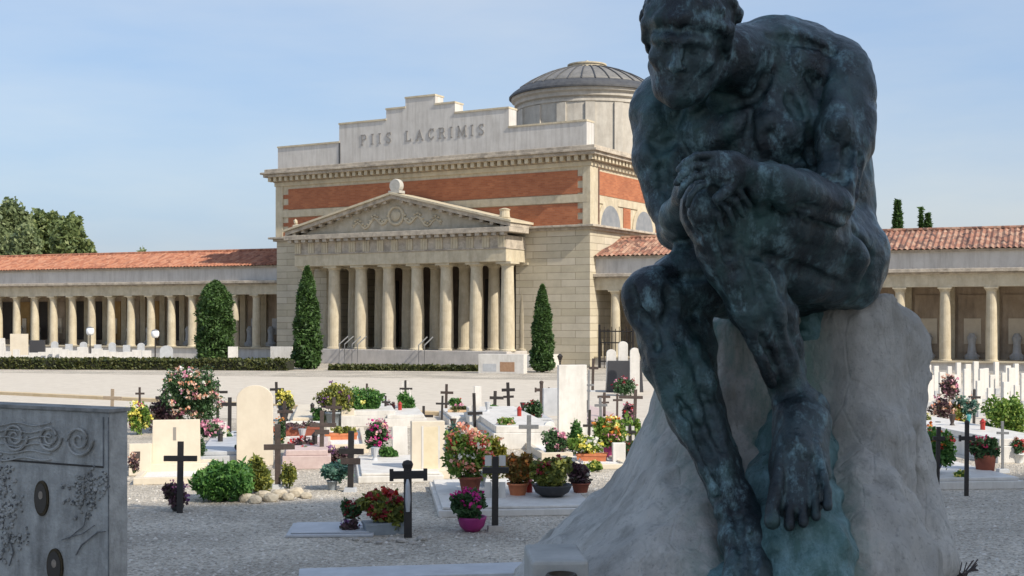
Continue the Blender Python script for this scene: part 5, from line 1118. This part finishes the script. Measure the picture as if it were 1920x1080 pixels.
def lamp(label, x, yc, ybase):
    g = G(x, ybase); s = g.y / F; zc_ = H + (HY - yc) * s; o = thing('garden_lamp', label, 'lamp', g, 0, 'white lamps at the left'); r = 7.5 * s
    MB().lathe(0, 0, [(.09, 0), (.05, .12), (.035, .3), (.03, zc_ - r)], 10).build('post', IRON, o)
    MB().lathe(0, 0, [(r * .6, zc_ - r), (r * .95, zc_ - r * .5), (r, zc_ + r * .3), (r * .8, zc_ + r * .8), (r * .3, zc_ + r)], 14).build('shade', mat('opal_glass', (.85, .85, .84), .3), o, smooth=True)
    MB().lathe(0, 0, [(r * .9, zc_ + r * .82), (r * .2, zc_ + r * 1.15)], 12).build('cap', IRON_G, o)
lamp('white globe lamp on a dark post, left one of two before the left colonnade', 169, 621, 684)
lamp('white globe lamp on a dark post, right one of two before the left colonnade', 291, 626, 684)
# white candles and iron gate, figure by the cypress
for x in (752, 768):
    g = G(x, 782); o = MB().lathe(0, 0, [(.03, 0), (.035, .4), (.02, .62), (.005, .68)], 8).build('candle_holder', WHITE_M); o.location = g; tag(o, 'slim white candle holder beside the spiky plant cross, %s one' % ('left' if x == 752 else 'right'), 'candle', 'white candle holders')
gt = thing('iron_gate', 'tall black iron gate in front of the right colonnade beside the chapel corner', 'gate', RF.o + RF.U * .7 - RF.V * 1.2, RF.a)
m = MB()
for i in range(9): m.box(i * .19, i * .19 + .03, 0, .03, 0, 1.9 + (.1 if i % 2 else 0))
m.build('bars', IRON, gt)
m = MB()
for z in (.3, 1.2, 1.75): m.box(-.05, 1.6, -.012, .045, z, z + .06)
m.build('rails', IRON, gt)
for i, x in enumerate((-.09, 1.62)): MB().box(x, x + .09, -.03, .07, 0, 2.1).build('gate_post', IRON, gt)
o = thing('lamp_post', 'small black lantern post right of the shorter cypress', 'lamp', G(1050, 700)); MB().lathe(0, 0, [(.12, 0), (.05, .1), (.04, .5), (.08, .55)], 10).build('post', IRON, o); MB().lathe(0, 0, [(.06, .56), (.13, .75), (.03, .86)], 6).build('lantern', IRON, o)
tm = slab('tomb_monument', 'dark granite tomb with flowers between the chapel corner and the statue', 'tomb', 1136, 1205, 676, 735, mat('dark_granite', (.05, .05, .055), .4), .5, 0, taper=.1)
for i, (x, y0, yb) in enumerate(((1146, 655, 735), (1168, 640, 735), (1190, 652, 738))):
    slab('headstone', ('pale stone with statue-like top left in the group by the statue', 'tall white stone in the middle of the group by the statue', 'white stone at the right of the group by the statue')[i], 'headstone', x - 9, x + 9, y0, yb, WHITE_M, .12, 0, arch=True)
plant('tomb_flowers', 'dark red flowers before the dark granite tomb', 'flowers', 1140, 1200, 706, 742, 'dark', (('darkred', 10), ('pink', 5)))
cross('brown cross in front of the iron gate', 1111, 672, 735, 1103, 1121, 690, RUSTIRON, 5)

# ------------------------------------------------------------ big carved headstone, foreground left
TA = R(-30.3 + 3); D0 = 8.2
A0 = Vector(((205 - 960) / F * D0, D0, 0)); TF = Frame(A0, TA)
tb = thing('carved_headstone', 'large grey marble headstone with oval portraits and carved roses, foreground left', 'headstone', A0, TA)
ht = TF.z(768, 0); TW = 1.5
GM = mat('streaked_grey_marble', (.27, .27, .255), .75, (.44, .435, .41), 7, .5, 45, stain=(.09, .085, .075), stain_amt=.95, stain_scale=(2, 2, .5))  # the marble's own neutral grey with strong dark streaks
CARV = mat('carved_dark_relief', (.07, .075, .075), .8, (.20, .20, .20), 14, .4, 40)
GRIM = mat('soiled_marble_edge', (.14, .14, .13), .8, (.30, .29, .27), 7, .3, 30)
MB().box(-TW, 0, 0, .165, 0, ht - .02).build('slab', GM, tb, bevel=.008)
MB().box(-TW - .02, .015, -.015, .18, ht - .02, ht + .005).build('coping', GRIM, tb, bevel=.004)
zg = TF.z(872, -.3)
MB().box(-TW, -.05, -.004, .0, zg - .006, zg + .006).build('groove', IRON, tb)
m = MB(); m.box(-.055, -.045, -.004, 0, zg, ht - .05); m.box(-.01, -.002, -.003, .0, .1, ht - .05); m.build('border_line', CARV, tb)
def tp(px, py, off=-.012):
    u = TF.u(px); return Vector((u, off, TF.z(py, u)))
m = MB()                                   # scroll in the upper field
for cx_, cy_, r0 in ((150, 825, 26), (95, 820, 22), (30, 818, 24)):
    m.tube([tp(cx_ + r0 * (1 - i / 44) * math.cos(i * .33), cy_ + r0 * 1.2 * (1 - i / 44) * math.sin(i * .33)) for i in range(38)], .011, 6, .006)
for k in range(6): m.tube([tp(-20 + i * 9, 795 + k * 13 + 3 * math.sin(i * .8 + k)) for i in range(14)], .0055, 5)
m.build('scroll_relief', GM, tb)
def roses(px, py, n, sx, sy, seed):
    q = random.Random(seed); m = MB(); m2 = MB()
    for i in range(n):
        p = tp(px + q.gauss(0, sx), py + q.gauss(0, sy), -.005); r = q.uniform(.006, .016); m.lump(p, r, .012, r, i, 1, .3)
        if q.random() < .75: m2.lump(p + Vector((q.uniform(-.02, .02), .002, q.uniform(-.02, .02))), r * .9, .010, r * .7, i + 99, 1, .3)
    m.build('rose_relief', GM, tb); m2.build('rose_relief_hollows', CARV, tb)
roses(158, 912, 80, 15, 14, 1); roses(160, 945, 40, 11, 12, 2); roses(8, 900, 40, 9, 22, 3); roses(15, 955, 60, 14, 16, 4); roses(20, 1010, 50, 14, 18, 5); roses(196, 905, 14, 4, 10, 6)
m = MB()
m.tube([tp(145, 1040), tp(155, 1022), tp(172, 1008), tp(186, 997), tp(200, 996)], .0055, 6, .004); m.tube([tp(118, 1012), tp(135, 1006), tp(158, 1000), tp(180, 984)], .004, 6, .003)
m.tube([tp(20, 1060), tp(28, 1035), tp(18, 1000)], .006, 6); m.tube([tp(165, 960), tp(160, 985), tp(130, 1010)], .004, 6); m.build('stem_relief', CARV, tb)
for px_, py_, rx, rz_, nm in ((80, 934, 16, 31, 1), (105, 1062, 18, 32, 2)):
    c = tp(px_, py_, 0); s = TF.d(TF.u(px_)) / F / math.cos(TA) ; rx *= s * 1.0; rz_ *= s * .95
    el = lambda k, o: [(c.x + rx * k * math.cos(a), c.z + rz_ * k * math.sin(a)) for a in [2 * math.pi * i / 28 for i in range(28)]]
    fr = MB().prism(el(1.0, 0), -.016, 0).build('portrait_frame', mat('bronze_frame', (.03, .022, .012), .45, (.08, .06, .03), 20, metal=.5), tb, bevel=.002)
    MB().prism(el(.84, 0), -.019, -.0162).build('portrait_photo', mat('old_photo', (.035, .03, .025), .35, (.07, .06, .05), 8), fr)
    m = MB(); m.lump((c.x, -.0195, c.z + rz_ * .18), rx * .32, .002, rz_ * .24, 1, 2, .04); m.build('portrait_face', mat('old_photo_face', (.30, .25, .20), .5, (.2, .16, .12), 30), fr)

plant('pink_posy', 'pink posy among the brown bouquets right of the pedestal edge', 'flowers', 1762, 1800, 700, 748, 'plum', (('pink', 14), ('peach', 8)), base=800)
plant('orange_posy', 'orange and cream flowers left of the pale bouquet at the right', 'flowers', 1780, 1812, 755, 800, 'olive', (('orange', 10), ('white', 8)))
plant('small_green_pot', 'little green plant at the left foot of the bright shrub at the far right', 'plant', 1838, 1862, 790, 832, 'green', (('yellow', 4),), ('round', TERRA, 1842, 1858, 815))
plant('red_carnations', 'bright red carnations in a white pot at the right picture edge', 'flowers', 1896, 1925, 820, 868, 'dark', (('red', 16),), ('round', WT, 1900, 1920, 850))
plant('purple_heather', 'purple heather clump on the white slab behind the heavy black cross', 'flowers', 772, 800, 880, 915, 'plum', (('purple', 12), ('pink', 6)), ('round', TERRA, 776, 796, 900)) if 0 else None
plant('white_lilies', 'white lilies in a grey vase on the tomb behind the pink bouquet', 'flowers', 655, 680, 742, 775, 'green', (('white', 12),), ('vase', GRY, 662, 672, 765), base=790) if 0 else None
plant('small_red_begonia', 'small red begonia right of the olive shrub beside the rock bed', 'flowers', 556, 584, 836, 872, 'dark', (('red', 12), ('pink', 4)))
plant('peach_roses', 'peach roses on the slab between the niche headstone and the tall grey cross', 'flowers', 934, 966, 782, 812, 'lime', (('peach', 14),), base=838, lift=.3)
plant('violet_pot', 'violet flowers in a small terracotta pot left of the brown weathered cross', 'flowers', 440, 462, 828, 868, 'dark', (('purple', 10), ('white', 4)), ('round', TERRA, 444, 459, 853))
plant('cream_flowers', 'cream flowers at the foot of the thin cross left of the round-topped headstone', 'flowers', 410, 440, 806, 840, 'green', (('white', 12), ('yellow', 5)))
plant('peach_flowers', 'peach coloured flowers at the base of the small pale stone at the left', 'flowers', 240, 262, 848, 885, 'plum', (('peach', 12),), base=905)
plant('red_geranium', 'red geranium beside the grey cross of the back row pair', 'flowers', 842, 868, 744, 782, 'green', (('red', 10),), ('round', TERRA, 848, 864, 768))
plant('yellow_pansies', 'low yellow pansies in front of the terracotta trough', 'flowers', 1098, 1130, 862, 884, 'lime', (('yellow', 14),))
cross('small brown cross left of the rusty cross near the statue', 1157, 738, 792, 1149, 1167, 750, RUSTIRON, 4)
cross('small black cross between the round bush and the spiky plant', 722, 742, 790, 715, 731, 754, IRON, 4)
cross('small black cross behind the terracotta trough flowers', 1083, 748, 800, 1075, 1092, 760, IRON, 4)
cross('small brown cross at the far left behind the yellow and red bunch', 262, 726, 775, 254, 271, 738, RUSTIRON, 4)
